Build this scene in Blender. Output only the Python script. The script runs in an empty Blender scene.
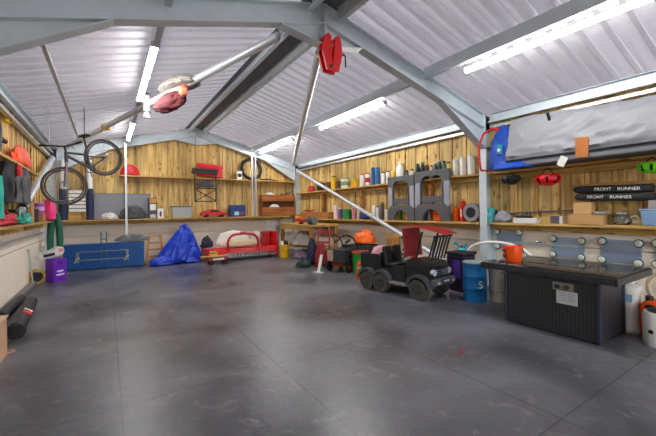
import bpy, bmesh, math, random
from mathutils import Vector, Matrix, noise
random.seed(7)
scene = bpy.context.scene
COL = scene.collection
PI = math.pi

# ------------------------------------------------------------------ camera model (656x436)
F, YAW, HY, ROLL, H = 341.7, math.radians(32.866), 210.66, math.radians(-0.797), 1.4
def ray(px, py):
    x = px-328; y = py-HY
    u = x*math.cos(ROLL)+y*math.sin(ROLL); v = -x*math.sin(ROLL)+y*math.cos(ROLL)
    u /= F; v /= -F
    return Vector((math.sin(YAW)+u*math.cos(YAW), math.cos(YAW)-u*math.sin(YAW), v))
def P(px, py, X=None, Y=None, Z=None):
    d = ray(px, py)
    t = X/d.x if X is not None else Y/d.y if Y is not None else (Z-H)/d.z
    return Vector((d.x*t, d.y*t, H+d.z*t))
def depth(v): return v[0]*math.sin(YAW)+v[1]*math.cos(YAW)
def size(dpx, v): return dpx*depth(v)/F

# ------------------------------------------------------------------ room dimensions
XL, XR, XRIDGE, YB, YF = -1.316, 6.0, 2.34, 11.32, -3.74
XC = 5.744                       # inner face of the steel columns, front edge of the shelves
SL = 0.268                       # roof pitch
def roof(x): return 4.094-SL*abs(x-XRIDGE)
ZLOW, ZUP = 1.15, 2.05           # shelves along the long wall
ZBL, ZBU = 1.245, 2.47           # shelves on the end wall
FRAMES = (3.69, 11.12)

# ------------------------------------------------------------------ materials
def lin(h):
    h = h.lstrip('#'); c = [int(h[i:i+2], 16)/255 for i in (0, 2, 4)]
    return tuple((x/12.92 if x <= .04045 else ((x+.055)/1.055)**2.4) for x in c)
_m = {}
def M(hexa, rough=.55, metal=0., var=.12, scale=9., bump=0., trans=0., alpha=1., coat=0.):
    k = (hexa, rough, metal, var, scale, bump, trans, alpha, coat)
    if k in _m: return _m[k]
    m = bpy.data.materials.new('mat_'+hexa.strip('#')); m.use_nodes = True
    nt = m.node_tree; b = nt.nodes['Principled BSDF']
    c = lin(hexa)
    tc = nt.nodes.new('ShaderNodeTexCoord'); nz = nt.nodes.new('ShaderNodeTexNoise')
    nz.inputs['Scale'].default_value = scale; nz.inputs['Detail'].default_value = 4
    nt.links.new(tc.outputs['Object'], nz.inputs['Vector'])
    mx = nt.nodes.new('ShaderNodeMix'); mx.data_type = 'RGBA'
    mx.inputs[6].default_value = tuple(x*(1-var) for x in c)+(1,)
    mx.inputs[7].default_value = tuple(min(1, x*(1+var)) for x in c)+(1,)
    nt.links.new(nz.outputs['Fac'], mx.inputs[0]); nt.links.new(mx.outputs[2], b.inputs['Base Color'])
    b.inputs['Roughness'].default_value = rough; b.inputs['Metallic'].default_value = metal
    if trans: b.inputs['Transmission Weight'].default_value = trans
    if coat: b.inputs['Coat Weight'].default_value = coat
    b.inputs['Alpha'].default_value = alpha
    if bump:
        bp = nt.nodes.new('ShaderNodeBump'); bp.inputs['Strength'].default_value = bump; bp.inputs['Distance'].default_value = .02
        nt.links.new(nz.outputs['Fac'], bp.inputs['Height']); nt.links.new(bp.outputs['Normal'], b.inputs['Normal'])
    _m[k] = m
    return m

def wood_mat(name, base, dark, axis, width, knots=True, grain='Z', rough=.6):
    """boards of the given width laid side by side along axis; grain runs along the other direction"""
    m = bpy.data.materials.new(name); m.use_nodes = True
    nt = m.node_tree; N = nt.nodes; L = nt.links; b = N['Principled BSDF']
    tc = N.new('ShaderNodeTexCoord'); sp = N.new('ShaderNodeSeparateXYZ'); L.new(tc.outputs['Object'], sp.inputs[0])
    dv = N.new('ShaderNodeMath'); dv.operation = 'DIVIDE'; dv.inputs[1].default_value = width; L.new(sp.outputs[axis], dv.inputs[0])
    fl = N.new('ShaderNodeMath'); fl.operation = 'FLOOR'; L.new(dv.outputs[0], fl.inputs[0])
    wn = N.new('ShaderNodeTexWhiteNoise'); wn.noise_dimensions = '1D'; L.new(fl.outputs[0], wn.inputs['W'])
    off = N.new('ShaderNodeVectorMath'); off.operation = 'ADD'; L.new(tc.outputs['Object'], off.inputs[0])
    sc = N.new('ShaderNodeVectorMath'); sc.operation = 'SCALE'; sc.inputs['Scale'].default_value = 30; L.new(wn.outputs['Color'], sc.inputs[0]); L.new(sc.outputs[0], off.inputs[1])
    mp = N.new('ShaderNodeMapping'); L.new(off.outputs[0], mp.inputs['Vector'])
    s = [9., 9., 9.]; s['XYZ'.index(grain)] = .9; mp.inputs['Scale'].default_value = s
    nz = N.new('ShaderNodeTexNoise'); nz.inputs['Scale'].default_value = 1.6; nz.inputs['Detail'].default_value = 6; nz.inputs['Distortion'].default_value = .6
    L.new(mp.outputs[0], nz.inputs['Vector'])
    cr = N.new('ShaderNodeValToRGB'); L.new(nz.outputs['Fac'], cr.inputs[0])
    cr.color_ramp.elements[0].position = .33; cr.color_ramp.elements[0].color = lin(dark)+(1,)
    cr.color_ramp.elements[1].position = .62; cr.color_ramp.elements[1].color = lin(base)+(1,)
    out = cr.outputs[0]
    if knots:
        m2 = N.new('ShaderNodeMapping'); s2 = [7., 7., 7.]; s2['XYZ'.index(grain)] = 3.2; m2.inputs['Scale'].default_value = s2; L.new(off.outputs[0], m2.inputs['Vector'])
        vo = N.new('ShaderNodeTexVoronoi'); vo.inputs['Scale'].default_value = 1.0; L.new(m2.outputs[0], vo.inputs['Vector'])
        kr = N.new('ShaderNodeValToRGB'); L.new(vo.outputs['Distance'], kr.inputs[0])
        kr.color_ramp.elements[0].position = .10; kr.color_ramp.elements[0].color = (.25, .12, .05, 1)
        kr.color_ramp.elements[1].position = .24; kr.color_ramp.elements[1].color = (1, 1, 1, 1)
        mu = N.new('ShaderNodeMix'); mu.data_type = 'RGBA'; mu.blend_type = 'MULTIPLY'; mu.inputs[0].default_value = .8
        L.new(out, mu.inputs[6]); L.new(kr.outputs[0], mu.inputs[7]); out = mu.outputs[2]
    hs = N.new('ShaderNodeHueSaturation'); L.new(out, hs.inputs['Color'])
    mr = N.new('ShaderNodeMapRange'); mr.inputs[3].default_value = .66; mr.inputs[4].default_value = 1.16; L.new(wn.outputs['Value'], mr.inputs[0]); L.new(mr.outputs[0], hs.inputs['Value'])
    L.new(hs.outputs[0], b.inputs['Base Color']); b.inputs['Roughness'].default_value = rough
    return m

CLAD_X = wood_mat('cladding_end', '#ebcb82', '#b98d48', 'X', .165)
CLAD_Y = wood_mat('cladding_side', '#ebcb82', '#b98d48', 'Y', .165)
TIMBER_X = wood_mat('timber_long_x', '#dcb56c', '#b08238', 'Y', .5, True, 'X')
TIMBER_Y = wood_mat('timber_long_y', '#dcb56c', '#b08238', 'X', .5, True, 'Y')
BENCHWOOD = wood_mat('bench_wood', '#cf9650', '#9c6428', 'X', .4, True, 'Z')
TEAKX = wood_mat('brown_wood', '#b4703a', '#8a4c22', 'Z', .3, False, 'X')
BROWNY = wood_mat('brown_plank', '#b87a44', '#8f5a2c', 'Z', .3, False, 'Y')
CARD = M('#c49a63', .8, var=.08)
GALV = M('#c6ccd0', .4, .4, .14, 10)
STEEL = M('#cdd8de', .45, .15, .12, 6)
DARKSTEEL = M('#4a4d50', .5, .6)
CHROME = M('#d8dadb', .15, 1., .03)
BLACK = M('#17181a', .5)
RUBBER = M('#1c1c1d', .75)
WHITE = M('#e8e8e4', .5, var=.05)
OFFWHITE = M('#d9d4c6', .6)
RED = M('#c3161c', .4)
DARKRED = M('#8c1f22', .6)
ORANGE = M('#ef6414', .5)
YELLOW = M('#e6b81c', .5)
BLUE = M('#0b4fa0', .5)
DGREY = M('#45474b', .6)
MGREY = M('#7d8084', .6)
LGREY = M('#b3b5b8', .6)
GREEN = M('#178443', .5)
TEAL = M('#1ba39c', .55)
PURPLE = M('#6a1fb0', .45)
PINK = M('#e2327f', .6)
GLASS = M('#e6eef0', .08, 0, .02, trans=.95)
CLEARPL = M('#dfe3e4', .25, 0, .05, trans=.6)

# ------------------------------------------------------------------ mesh builder
class MB:
    def __init__(s): s.bm = bmesh.new()
    def _x(s, vs, mat):
        for v in vs: v.co = mat @ v.co
        return s
    def box(s, c, d, rot=None, bev=0., taper=None):
        r = bmesh.ops.create_cube(s.bm, size=1.)
        vs = r['verts']
        for v in vs:
            k = taper if (taper and v.co.z < 0) else 1.
            v.co = Vector((v.co.x*d[0]*k, v.co.y*d[1]*k, v.co.z*d[2]))
        if bev:
            es = list({e for v in vs for e in v.link_edges})
            q = bmesh.ops.bevel(s.bm, geom=es+vs, offset=min(bev, .45*min(d)), segments=2, affect='EDGES', profile=.5)
            vs = list({v for v in q['verts']} | {v for f in q['faces'] for v in f.verts})
            vs = s._island(vs[0])
        m = Matrix.Translation(Vector(c))
        if rot is not None: m = m @ (rot.to_4x4() if not isinstance(rot, (tuple, list)) else _eul(rot))
        return s._x(vs, m)
    def _island(s, v):
        seen = {v}; st = [v]
        while st:
            a = st.pop()
            for e in a.link_edges:
                o = e.other_vert(a)
                if o not in seen: seen.add(o); st.append(o)
        return list(seen)
    def cyl(s, p0, p1, r0, r1=None, seg=16):
        p0 = Vector(p0); p1 = Vector(p1); d = p1-p0
        r = bmesh.ops.create_cone(s.bm, cap_ends=True, segments=seg, radius1=r0, radius2=(r0 if r1 is None else r1), depth=d.length)
        q = Vector((0, 0, 1)).rotation_difference(d.normalized()).to_matrix().to_4x4()
        return s._x(r['verts'], Matrix.Translation((p0+p1)/2) @ q)
    def beam(s, p0, p1, w, h, up=(0, 0, 1)):
        p0 = Vector(p0); p1 = Vector(p1); d = (p1-p0); z = d.normalized(); u = Vector(up)
        x = u.cross(z)
        if x.length < 1e-4: x = Vector((1, 0, 0))
        x.normalize(); y = z.cross(x)
        m = Matrix((x, y, z)).transposed()
        return s.box((p0+p1)/2, (w, h, d.length), m)
    def tube(s, pts, r, seg=10, closed=False):
        pts = [Vector(p) for p in pts]; n = len(pts); rings = []
        up = Vector((0, 0, 1)); px = None
        for i, p in enumerate(pts):
            a = pts[(i-1) % n] if (closed or i > 0) else p
            b = pts[(i+1) % n] if (closed or i < n-1) else p
            t = (b-a).normalized()
            if px is None:
                px = t.cross(up)
                if px.length < .05: px = t.cross(Vector((1, 0, 0)))
            px = (px-t*px.dot(t)).normalized(); py = t.cross(px)
            rr = r[i] if isinstance(r, (list, tuple)) else r
            rings.append([s.bm.verts.new(p+px*(rr*math.cos(2*PI*k/seg))+py*(rr*math.sin(2*PI*k/seg))) for k in range(seg)])
        for i in range(n if closed else n-1):
            A = rings[i]; B = rings[(i+1) % n]
            for k in range(seg): s.bm.faces.new((A[k], A[(k+1) % seg], B[(k+1) % seg], B[k]))
        if not closed:
            s.bm.faces.new(rings[0][::-1]); s.bm.faces.new(rings[-1])
        return s
    def lathe(s, prof, c=(0, 0, 0), seg=20, sx=1., sy=1., m=None):
        c = Vector(c); rings = []
        for r, z in prof:
            if r < 1e-5: rings.append([s.bm.verts.new((0, 0, z))])
            else: rings.append([s.bm.verts.new((r*sx*math.cos(2*PI*k/seg), r*sy*math.sin(2*PI*k/seg), z)) for k in range(seg)])
        for A, B in zip(rings, rings[1:]):
            for k in range(seg):
                a = A[k % len(A)]; b = A[(k+1) % len(A)]; d = B[(k+1) % len(B)]; e = B[k % len(B)]
                f = []
                for v in (a, b, d, e):
                    if v not in f: f.append(v)
                if len(f) > 2: s.bm.faces.new(f)
        if len(rings[0]) > 1: s.bm.faces.new(rings[0][::-1])
        if len(rings[-1]) > 1: s.bm.faces.new(rings[-1])
        mm = Matrix.Translation(c) @ (m if m is not None else Matrix())
        return s._x([v for g in rings for v in g], mm)
    def prism(s, poly, depth_, m=None):
        """poly in XZ, extruded along +-Y"""
        a = [s.bm.verts.new((x, -depth_/2, z)) for x, z in poly]; b = [s.bm.verts.new((x, depth_/2, z)) for x, z in poly]
        n = len(poly); s.bm.faces.new(a); s.bm.faces.new(b[::-1])
        for i in range(n): s.bm.faces.new((a[i], b[i], b[(i+1) % n], a[(i+1) % n]))
        if m is not None: s._x(a+b, m)
        return s
    def torus(s, c, R, r, m=None, seg=36, sg=10):
        pts = [Vector((R*math.cos(2*PI*i/seg), 0, R*math.sin(2*PI*i/seg))) for i in range(seg)]
        mm = Matrix.Translation(Vector(c)) @ (m if m is not None else Matrix())
        return s.tube([mm @ p for p in pts], r, sg, True)
    def ball(s, c, rad, sub=2, m=None):
        r = bmesh.ops.create_icosphere(s.bm, subdivisions=sub, radius=1.)
        rad = (rad,)*3 if isinstance(rad, (int, float)) else rad
        mm = Matrix.Translation(Vector(c)) @ (m if m is not None else Matrix()) @ Matrix.Diagonal((*rad, 1))
        return s._x(r['verts'], mm)
    def heap(s, c, rad, amp=.25, freq=2.2, seed=0, sub=4, flat=True, sharp=False):
        """crumpled cloth or bag: a dome with folds, resting on its base"""
        r = bmesh.ops.create_icosphere(s.bm, subdivisions=sub, radius=1.)
        for v in r['verts']:
            p = v.co.copy()
            q = p*freq+Vector((seed*7.3, seed*3.1, seed*1.7))
            n = noise.noise(q)+.5*noise.noise(q*2.3)
            if sharp: n = .6-abs(n)*1.6
            k = 1+amp*n
            x = p*k
            if flat and x.z < 0: x.z *= .12
            v.co = Vector((x.x*rad[0], x.y*rad[1], x.z*rad[2]))
        lo = min(v.co.z for v in r['verts'])
        for v in r['verts']: v.co = v.co+Vector(c)-Vector((0, 0, lo))
        return s
    def build(s, name, mat, parent=None, loc=None, rot=None, smooth=False, angle=40):
        bmesh.ops.recalc_face_normals(s.bm, faces=s.bm.faces)
        me = bpy.data.meshes.new(name); s.bm.to_mesh(me); s.bm.free()
        o = bpy.data.objects.new(name, me); COL.objects.link(o)
        me.materials.append(mat)
        if smooth:
            for p in me.polygons: p.use_smooth = True
            ang = math.radians(angle)
            if angle < 180:
                try: me.set_sharp_from_angle(angle=ang)
                except Exception: pass
        if parent: o.parent = parent
        if loc is not None: o.location = loc
        if rot is not None: o.rotation_euler = rot if isinstance(rot, (tuple, list)) else (0, 0, rot)
        return o
def _eul(r):
    from mathutils import Euler
    return Euler(r).to_matrix().to_4x4()
def tag(o, label, cat, group=None, kind=None):
    o['label'] = label; o['category'] = cat
    if group: o['group'] = group
    if kind: o['kind'] = kind
    return o
def thing(name, label, cat, loc=(0, 0, 0), rot=0, group=None):
    o = bpy.data.objects.new(name, None); COL.objects.link(o); o.empty_display_size = .1
    o.location = loc; o.rotation_euler = rot if isinstance(rot, (tuple, list)) else (0, 0, rot)
    return tag(o, label, cat, group)
def struct(o): o['kind'] = 'structure'; return o
def copy_tree(o, parent=None):
    c = o.copy(); COL.objects.link(c); c.parent = parent
    for ch in list(o.children): copy_tree(ch, c)
    return c
def lettering(txt, size_, mat, parent, loc, rot, name='lettering'):
    cu = bpy.data.curves.new(name, 'FONT'); cu.body = txt; cu.size = size_; cu.align_x = 'CENTER'; cu.align_y = 'CENTER'; cu.extrude = .0015
    tmp = bpy.data.objects.new(name, cu); COL.objects.link(tmp)
    me = bpy.data.meshes.new_from_object(tmp.evaluated_get(bpy.context.evaluated_depsgraph_get()))
    bpy.data.objects.remove(tmp); me.materials.clear(); me.materials.append(mat)
    o = bpy.data.objects.new(name, me); COL.objects.link(o)
    o.parent = parent; o.location = loc; o.rotation_euler = rot
    return o
FRONT = (PI/2, 0, 0)             # lettering on a local -Y face
ROT_R, ROT_L = -PI/2, PI/2       # things facing away from the long walls

# ================================================================== SETTING
def floor_material():
    m = bpy.data.materials.new('rubber_mats'); m.use_nodes = True
    nt = m.node_tree; N = nt.nodes; L = nt.links; b = N['Principled BSDF']
    tc = N.new('ShaderNodeTexCoord')
    def noise_(scale, detail=6, dist=0.):
        n = N.new('ShaderNodeTexNoise'); n.inputs['Scale'].default_value = scale; n.inputs['Detail'].default_value = detail; n.inputs['Distortion'].default_value = dist
        L.new(tc.outputs['Object'], n.inputs['Vector']); return n
    a = noise_(.9, 8, .5); c = noise_(14, 5)
    cr = N.new('ShaderNodeValToRGB'); L.new(a.outputs['Fac'], cr.inputs[0])
    cr.color_ramp.elements[0].position = .34; cr.color_ramp.elements[0].color = lin('#43444a')+(1,)
    cr.color_ramp.elements[1].position = .68; cr.color_ramp.elements[1].color = lin('#6f7077')+(1,)
    mx = N.new('ShaderNodeMix'); mx.data_type = 'RGBA'; mx.blend_type = 'OVERLAY'; mx.inputs[0].default_value = .3
    L.new(cr.outputs[0], mx.inputs[6]); L.new(c.outputs['Color'], mx.inputs[7])
    # seams between the mats
    sp = N.new('ShaderNodeSeparateXYZ'); L.new(tc.outputs['Object'], sp.inputs[0])
    def seam(out, size_, off):
        x = N.new('ShaderNodeMath'); x.operation = 'SUBTRACT'; x.inputs[1].default_value = off; L.new(out, x.inputs[0])
        d = N.new('ShaderNodeMath'); d.operation = 'PINGPONG'; d.inputs[1].default_value = size_/2; L.new(x.outputs[0], d.inputs[0])
        r = N.new('ShaderNodeMath'); r.operation = 'LESS_THAN'; r.inputs[1].default_value = .006; L.new(d.outputs[0], r.inputs[0]); return r
    s1 = seam(sp.outputs[0], 1.22, .07); s2 = seam(sp.outputs[1], 1.83, 2.9)
    mm = N.new('ShaderNodeMath'); mm.operation = 'MAXIMUM'; L.new(s1.outputs[0], mm.inputs[0]); L.new(s2.outputs[0], mm.inputs[1])
    mk = N.new('ShaderNodeMix'); mk.data_type = 'RGBA'; L.new(mx.outputs[2], mk.inputs[6]); mk.inputs[7].default_value = lin('#232325')+(1,)
    fa = N.new('ShaderNodeMath'); fa.operation = 'MULTIPLY'; fa.inputs[1].default_value = .6; L.new(mm.outputs[0], fa.inputs[0]); L.new(fa.outputs[0], mk.inputs[0])
    # pale scuffs
    sc = noise_(5, 10, 1.2); sr = N.new('ShaderNodeValToRGB'); L.new(sc.outputs['Fac'], sr.inputs[0])
    sr.color_ramp.elements[0].position = .57; sr.color_ramp.elements[0].color = (0, 0, 0, 1)
    sr.color_ramp.elements[1].position = .72; sr.color_ramp.elements[1].color = (.5, .5, .5, 1)
    ms = N.new('ShaderNodeMix'); ms.data_type = 'RGBA'; L.new(sr.outputs[0], ms.inputs[0]); L.new(mk.outputs[2], ms.inputs[6]); ms.inputs[7].default_value = lin('#8a8580')+(1,)
    L.new(ms.outputs[2], b.inputs['Base Color'])
    rr = N.new('ShaderNodeMapRange'); rr.inputs[3].default_value = .18; rr.inputs[4].default_value = .50; L.new(a.outputs['Fac'], rr.inputs[0]); L.new(rr.outputs[0], b.inputs['Roughness'])
    bp = N.new('ShaderNodeBump'); bp.inputs['Strength'].default_value = .2; bp.inputs['Distance'].default_value = .012
    L.new(c.outputs['Fac'], bp.inputs['Height']); L.new(bp.outputs['Normal'], b.inputs['Normal'])
    return m
fl = MB().box(((XL+XR)/2, (YB+YF)/2, -.06), (XR-XL+.6, YB-YF+.6, .12)).build('floor', floor_material()); struct(fl)

CONC = M('#e8ddcb', .8, 0, .07, 3., .15)
# --- long and end walls: concrete panels below, vertical boards above
def boards(mb, along, lo, hi, z0, top, at, inward, seed):
    rnd = random.Random(seed); x = lo; i = 0; w = .165
    while x < hi-.01:
        e = min(hi, x+w); d = .010 if i % 2 else .030
        z1 = top((x+e)/2)
        if along == 'X': mb.box(((x+e)/2, at+inward*d/2, (z0+z1)/2), (e-x-.010, d, z1-z0))
        else: mb.box((at+inward*d/2, (x+e)/2, (z0+z1)/2), (d, e-x-.010, z1-z0))
        x = e; i += 1
w = MB()
for z0, z1 in ((0, .785), (.8, 1.16)): w.box(((XL+XR)/2, YB+.08, (z0+z1)/2), (XR-XL+.4, .16, z1-z0), bev=.006)
w.box(((XL+XR)/2, YB+.1, .79), (XR-XL, .1, .05))
wb = struct(w.build('wall_back', CONC))
w = MB(); boards(w, 'X', XL-.1, XR+.1, 1.10, lambda x: roof(x)-.01, YB+.02, -1, 1)
w.box(((XL+XR)/2, YB+.1, 2.6), (XR-XL+.2, .03, 3.0)) if False else None
w.build('timber_cladding', CLAD_X, wb)
for side, x, inw in (('left', XL, 1), ('right', XR, -1)):
    w = MB()
    for z0, z1 in ((0, .785), (.8, 1.16)): w.box((x-inw*.08, (YB+YF)/2, (z0+z1)/2), (.16, YB-YF+.3, z1-z0), bev=.006)
    w.box((x-inw*.1, (YB+YF)/2, .79), (.1, YB-YF, .05))
    wl = struct(w.build('wall_'+side, CONC))
    w = MB(); boards(w, 'Y', YF, YB, 1.10, lambda y: 3.10, x, inw, 2)
    w.box((x-inw*.05, (YB+YF)/2, 2.1), (.06, YB-YF+.3, 2.06))
    w.build('timber_cladding', CLAD_Y, wl)
w = MB().box(((XL+XR)/2, YB+.06, 2.1), (XR-XL+.3, .06, 2.06)).prism([(XL-.1, 3.12), (XR+.1, 3.12), (XRIDGE, 4.06)], .06, Matrix.Translation((0, YB+.06, 0))).build('backing_boards', CLAD_X, wb)
# front gable with the open doorway the daylight comes through
w = MB()
w.box((XL+.4, YF-.08, 1.55), (1.0, .16, 3.1)); w.box((XR-.4, YF-.08, 1.55), (1.0, .16, 3.1))
w.prism([(XL-.1, 3.05), (XR+.1, 3.05), (XR+.1, 3.12), (XRIDGE, 4.06), (XL-.1, 3.12)], .16, Matrix.Translation((0, YF-.08, 0)))
struct(w.build('wall_front', CLAD_X))
# --- corrugated roof
def roof_sheet(name, sgn):
    mb = MB(); bm = mb.bm; pitch = .235; prof = []
    y = YF-.1
    while y < YB+.15:
        prof += [(y, 0), (y+.150, 0), (y+.152, .075), (y+.202, .075), (y+.226, 0)]; y += pitch
    xe = XR+.1 if sgn > 0 else XL-.1
    A = [bm.verts.new((XRIDGE+sgn*.0, a, roof(XRIDGE)+h)) for a, h in prof]; B = [bm.verts.new((xe, a, roof(xe)+h)) for a, h in prof]
    for i in range(len(prof)-1): bm.faces.new((A[i], A[i+1], B[i+1], B[i]))
    g = bmesh.ops.solidify(bm, geom=bm.faces[:], thickness=.004)
    return struct(mb.build(name, M('#b1aeb2', .85, 0, .16, 60, .15)))
roof_sheet('ceiling', 1); roof_sheet('ceiling', -1)

# --- portal frames
def isec(mb, p0, p1, h, w, t=.012, up=(0, 0, 1)):
    """I-section whose depth h lies in the plane of up"""
    p0 = Vector(p0); p1 = Vector(p1); d = (p1-p0).normalized(); u = Vector(up); n = (u-d*u.dot(d)).normalized()
    mb.beam(p0, p1, t, h, n) if False else None
    o = n*(h/2-t/2)
    for k in (-1, 1): mb.beam(p0+o*k, p1+o*k, w, t, n)
    mb.beam(p0, p1, .009, h-2*t, n)
def rft(x): return 4.018-SL*abs(x-XRIDGE)       # top of rafter
RD = .256
def frame(y):
    CI = .26                       # column depth
    for sgn in (-1, 1):
        xin = XC if sgn > 0 else 2*XRIDGE-XC; xo = xin+sgn*CI
        c = MB()
        for xx in (xin+sgn*.006, xo-sgn*.006): c.box((xx, y, 1.53), (.012, .14, 3.06))
        c.box(((xin+xo)/2, y, 1.53), (CI-.02, .009, 3.06)); c.box(((xin+xo)/2, y, .01), (CI+.06, .2, .02))
        c.box(((xin+xo)/2, y, 2.52), (CI-.03, .13, .012))
        struct(c.build('steel_column', STEEL))
        r = MB(); ct = Vector((0, 0, 1))
        xr_ = XRIDGE+sgn*.008
        za, zb = rft(XRIDGE), rft(xo)
        nrm = math.sqrt(1+SL*SL)
        for (o0, t) in ((-.006, .013), (-RD+.006, .013)):
            r.beam((xr_, y, za+o0), (xo if o0 > -.1 else xin, y, (zb if o0 > -.1 else rft(xin))+o0), .14, t, (-sgn*-SL, 0, 1))
        poly = [(xr_, za), (xo, zb), (xo, zb-RD), (xr_, za-RD)]
        r.prism(poly, .009, Matrix.Translation((0, y, 0)))
        struct(r.build('steel_rafter', STEEL))
        # eaves haunch
        e = MB(); x0 = xin-sgn*1.13; zl0 = rft(x0)-RD; zl1 = rft(xin)-RD-.36
        e.prism([(x0, zl0), (xin, rft(xin)-RD), (xin, zl1)], .009, Matrix.Translation((0, y, 0)))
        e.beam((x0, y, zl0), (xin, y, zl1), .14, .014, (sgn*.5, 0, 1)); e.box((xin-sgn*.008, y, (zl1+rft(xin))/2), (.014, .14, rft(xin)-zl1))
        struct(e.build('steel_haunch', STEEL))
    a = MB(); zh = 3.496
    # apex haunch
    xa, xb = XRIDGE-.60, XRIDGE+.60
    z0 = rft(xa)-RD
    a.prism([(xa, z0), (XRIDGE, rft(XRIDGE)-RD), (xb, z0), (XRIDGE+.012, zh), (XRIDGE-.012, zh)], .009, Matrix.Translation((0, y, 0)))
    for s_, xx in ((-1, xa), (1, xb)): a.beam((xx, y, z0-.004), (XRIDGE+s_*.0, y, zh), .14, .014, (s_*.1, 0, 1))
    a.box((XRIDGE, y, (zh+rft(XRIDGE))/2), (.024, .15, rft(XRIDGE)-zh+.0))
    for zz in (3.62, 3.72, 3.9): 
        for yy in (-.05, .05): a.cyl((XRIDGE-.03, y+yy, zz), (XRIDGE+.03, y+yy, zz), .011, seg=6)
    struct(a.build('steel_apex_haunch', STEEL))
for y in FRAMES: frame(y)

# --- purlins, eaves beams
def csec(name, x, z0, z1, y0, y1, lip, mat=STEEL, wdt=.065):
    c = MB(); c.box((x, (y0+y1)/2, (z0+z1)/2), (.006, y1-y0, z1-z0))
    for zz in (z0+.003, z1-.003): c.box((x+lip*wdt/2, (y0+y1)/2, zz), (wdt, y1-y0, .006))
    c.box((x+lip*wdt, (y0+y1)/2, z0+.012), (.005, y1-y0, .024))
    return struct(c.build(name, mat))
for (y0, y1) in ((YF, FRAMES[0]-.075), (FRAMES[0]+.075, FRAMES[1]-.075)):
    for x, lip in ((XRIDGE-1.86, 1), (XRIDGE+1.80, 1), (XRIDGE-.19, -1), (XRIDGE+.19, 1)):
        z1 = roof(x)-.025; csec('purlin', x, z1-.17, z1, y0, y1, lip)
    csec('purlin', -.58, roof(-.58)-.09, roof(-.58)-.022, y0, y1, 1, GALV, .04)
    for x, lip in ((XR-.13, -1), (XL+.13, 1)): csec('eaves_beam', x, roof(x)-.20, roof(x)-.035, y0-.0, y1, lip)
    for x in (XR-.10, XL+.10): struct(MB().box((x, (y0+y1)/2, 2.88), (.07, y1-y0, .05)).build('trim_rail', GALV))
struct(MB().prism([(XRIDGE-.3, roof(XRIDGE-.3)-.02), (XRIDGE, 4.06), (XRIDGE+.3, roof(XRIDGE+.3)-.02), (XRIDGE+.3, roof(XRIDGE+.3)-.026), (XRIDGE, 4.052), (XRIDGE-.3, roof(XRIDGE-.3)-.026)], YB-YF-.2, Matrix.Translation((0, (YB+YF)/2, 0))).build('ridge_lining', M('#77757c', .8)))
# wall battens seen in the gable above the end frame
# --- gable posts
for x, wd in ((.44, .05), (4.11, .125)):
    c = MB()
    if wd < .1: c.box((x, 10.885, 1.9), (wd, .05, 2.9))
    else:
        hh = rft(x)-RD-ZBL; zc = ZBL+hh/2
        c.box((x, 10.885, zc), (.008, .06, hh-.04))
        for k in (-1, 1): c.box((x+k*wd/2, 10.885, zc), (.03, .06, hh))
    struct(c.build('gable_column', GALV))
# --- tubular bracing
def brace(p0, p1, r=.055):
    d = (Vector(p1)-Vector(p0)).normalized()
    b = MB().cyl(p0, p1, r, seg=16)
    for p, k in ((p0, -1), (p1, 1)): b.box(Vector(p)+d*k*.05, (.012, .1, .16), bev=.003)
    return struct(b.build('bracing_tube', GALV, smooth=True))
brace((1.80, 3.86, 3.56), (-.86, 10.9, 3.10)); brace((2.39, 3.86, 3.50), (5.58, 10.9, 3.05))
brace((5.675, 10.72, 2.82), (5.675, 3.85, .10), .05); brace((-1.12, 10.75, 2.785), (-1.12, 7.0, 1.462), .062)
struct(MB().cyl((-1.12, 7.12, 1.50), (-1.12, 7.04, 1.475), .072).box((-1.2, 7.04, 1.46), (.2, .06, .05)).build('bracing_collar', BLACK, smooth=True))
# --- shelves (boards fixed to the walls)
def shelfboard(name, c, d, mat): return struct(MB().box(c, d, bev=.004).build(name, mat))
for (y0, y1) in ((-.2, 3.61), (3.77, 11.0)):
    shelfboard('shelf_board', (XC+(.13 if y0 < 0 else .085), (y0+y1)/2, ZLOW-.02), (.25 if y0 < 0 else .34, y1-y0, .04), TIMBER_Y)
    shelfboard('shelf_board', (XC+.13, (y0+y1)/2, ZUP-.02), (.25, y1-y0, .04), TIMBER_Y)
    for z in (ZLOW, ZUP): shelfboard('shelf_batten', (XR-.055, (y0+y1)/2, z-.09), (.06, y1-y0, .09), TIMBER_Y)
shelfboard('shelf_board', (2.2, 11.105, ZBL-.02), (6.6, .38, .04), TIMBER_X)
shelfboard('shelf_batten', (2.2, 11.24, ZBL-.09), (6.6, .06, .09), TIMBER_X)
shelfboard('shelf_board', (3.0, 11.14, ZBU-.02), (5.4, .3, .04), TIMBER_X)
shelfboard('shelf_board', (-1.19, 4.85, 1.235), (.24, 10.9, .04), TIMBER_Y)
shelfboard('shelf_board', (-1.19, 3.6, 2.145), (.24, 9.6, .04), TIMBER_Y)
for y in (1., 3., 5., 7., 9.): shelfboard('shelf_batten', (-1.2, y, 1.19), (.2, .05, .05), TIMBER_X)
for y in (5.0, 7.4, 9.4): shelfboard('shelf_batten', (XR-.1, y, 1.55), (.12, .08, .8), BROWNY)
struct(MB().box((XR-.05, 1.2, 1.72), (.04, 2.3, .045)).build('trim_batten', TIMBER_Y))
# conduits along the concrete
struct(MB().tube([(XL+.03, 1, .98), (XL+.03, 8.0, .98), (XL+.03, 10.6, .98)], .02).build('trim_conduit', GALV, smooth=True))
struct(MB().box((XR-.02, 3.6, .80), (.03, 2.6, .03)).build('trim_conduit', GALV))
struct(MB().box((XL+.06, 4.5, .035), (.1, 9, .07), bev=.01).build('baseboard_left', M('#77746e', .6)))

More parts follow.
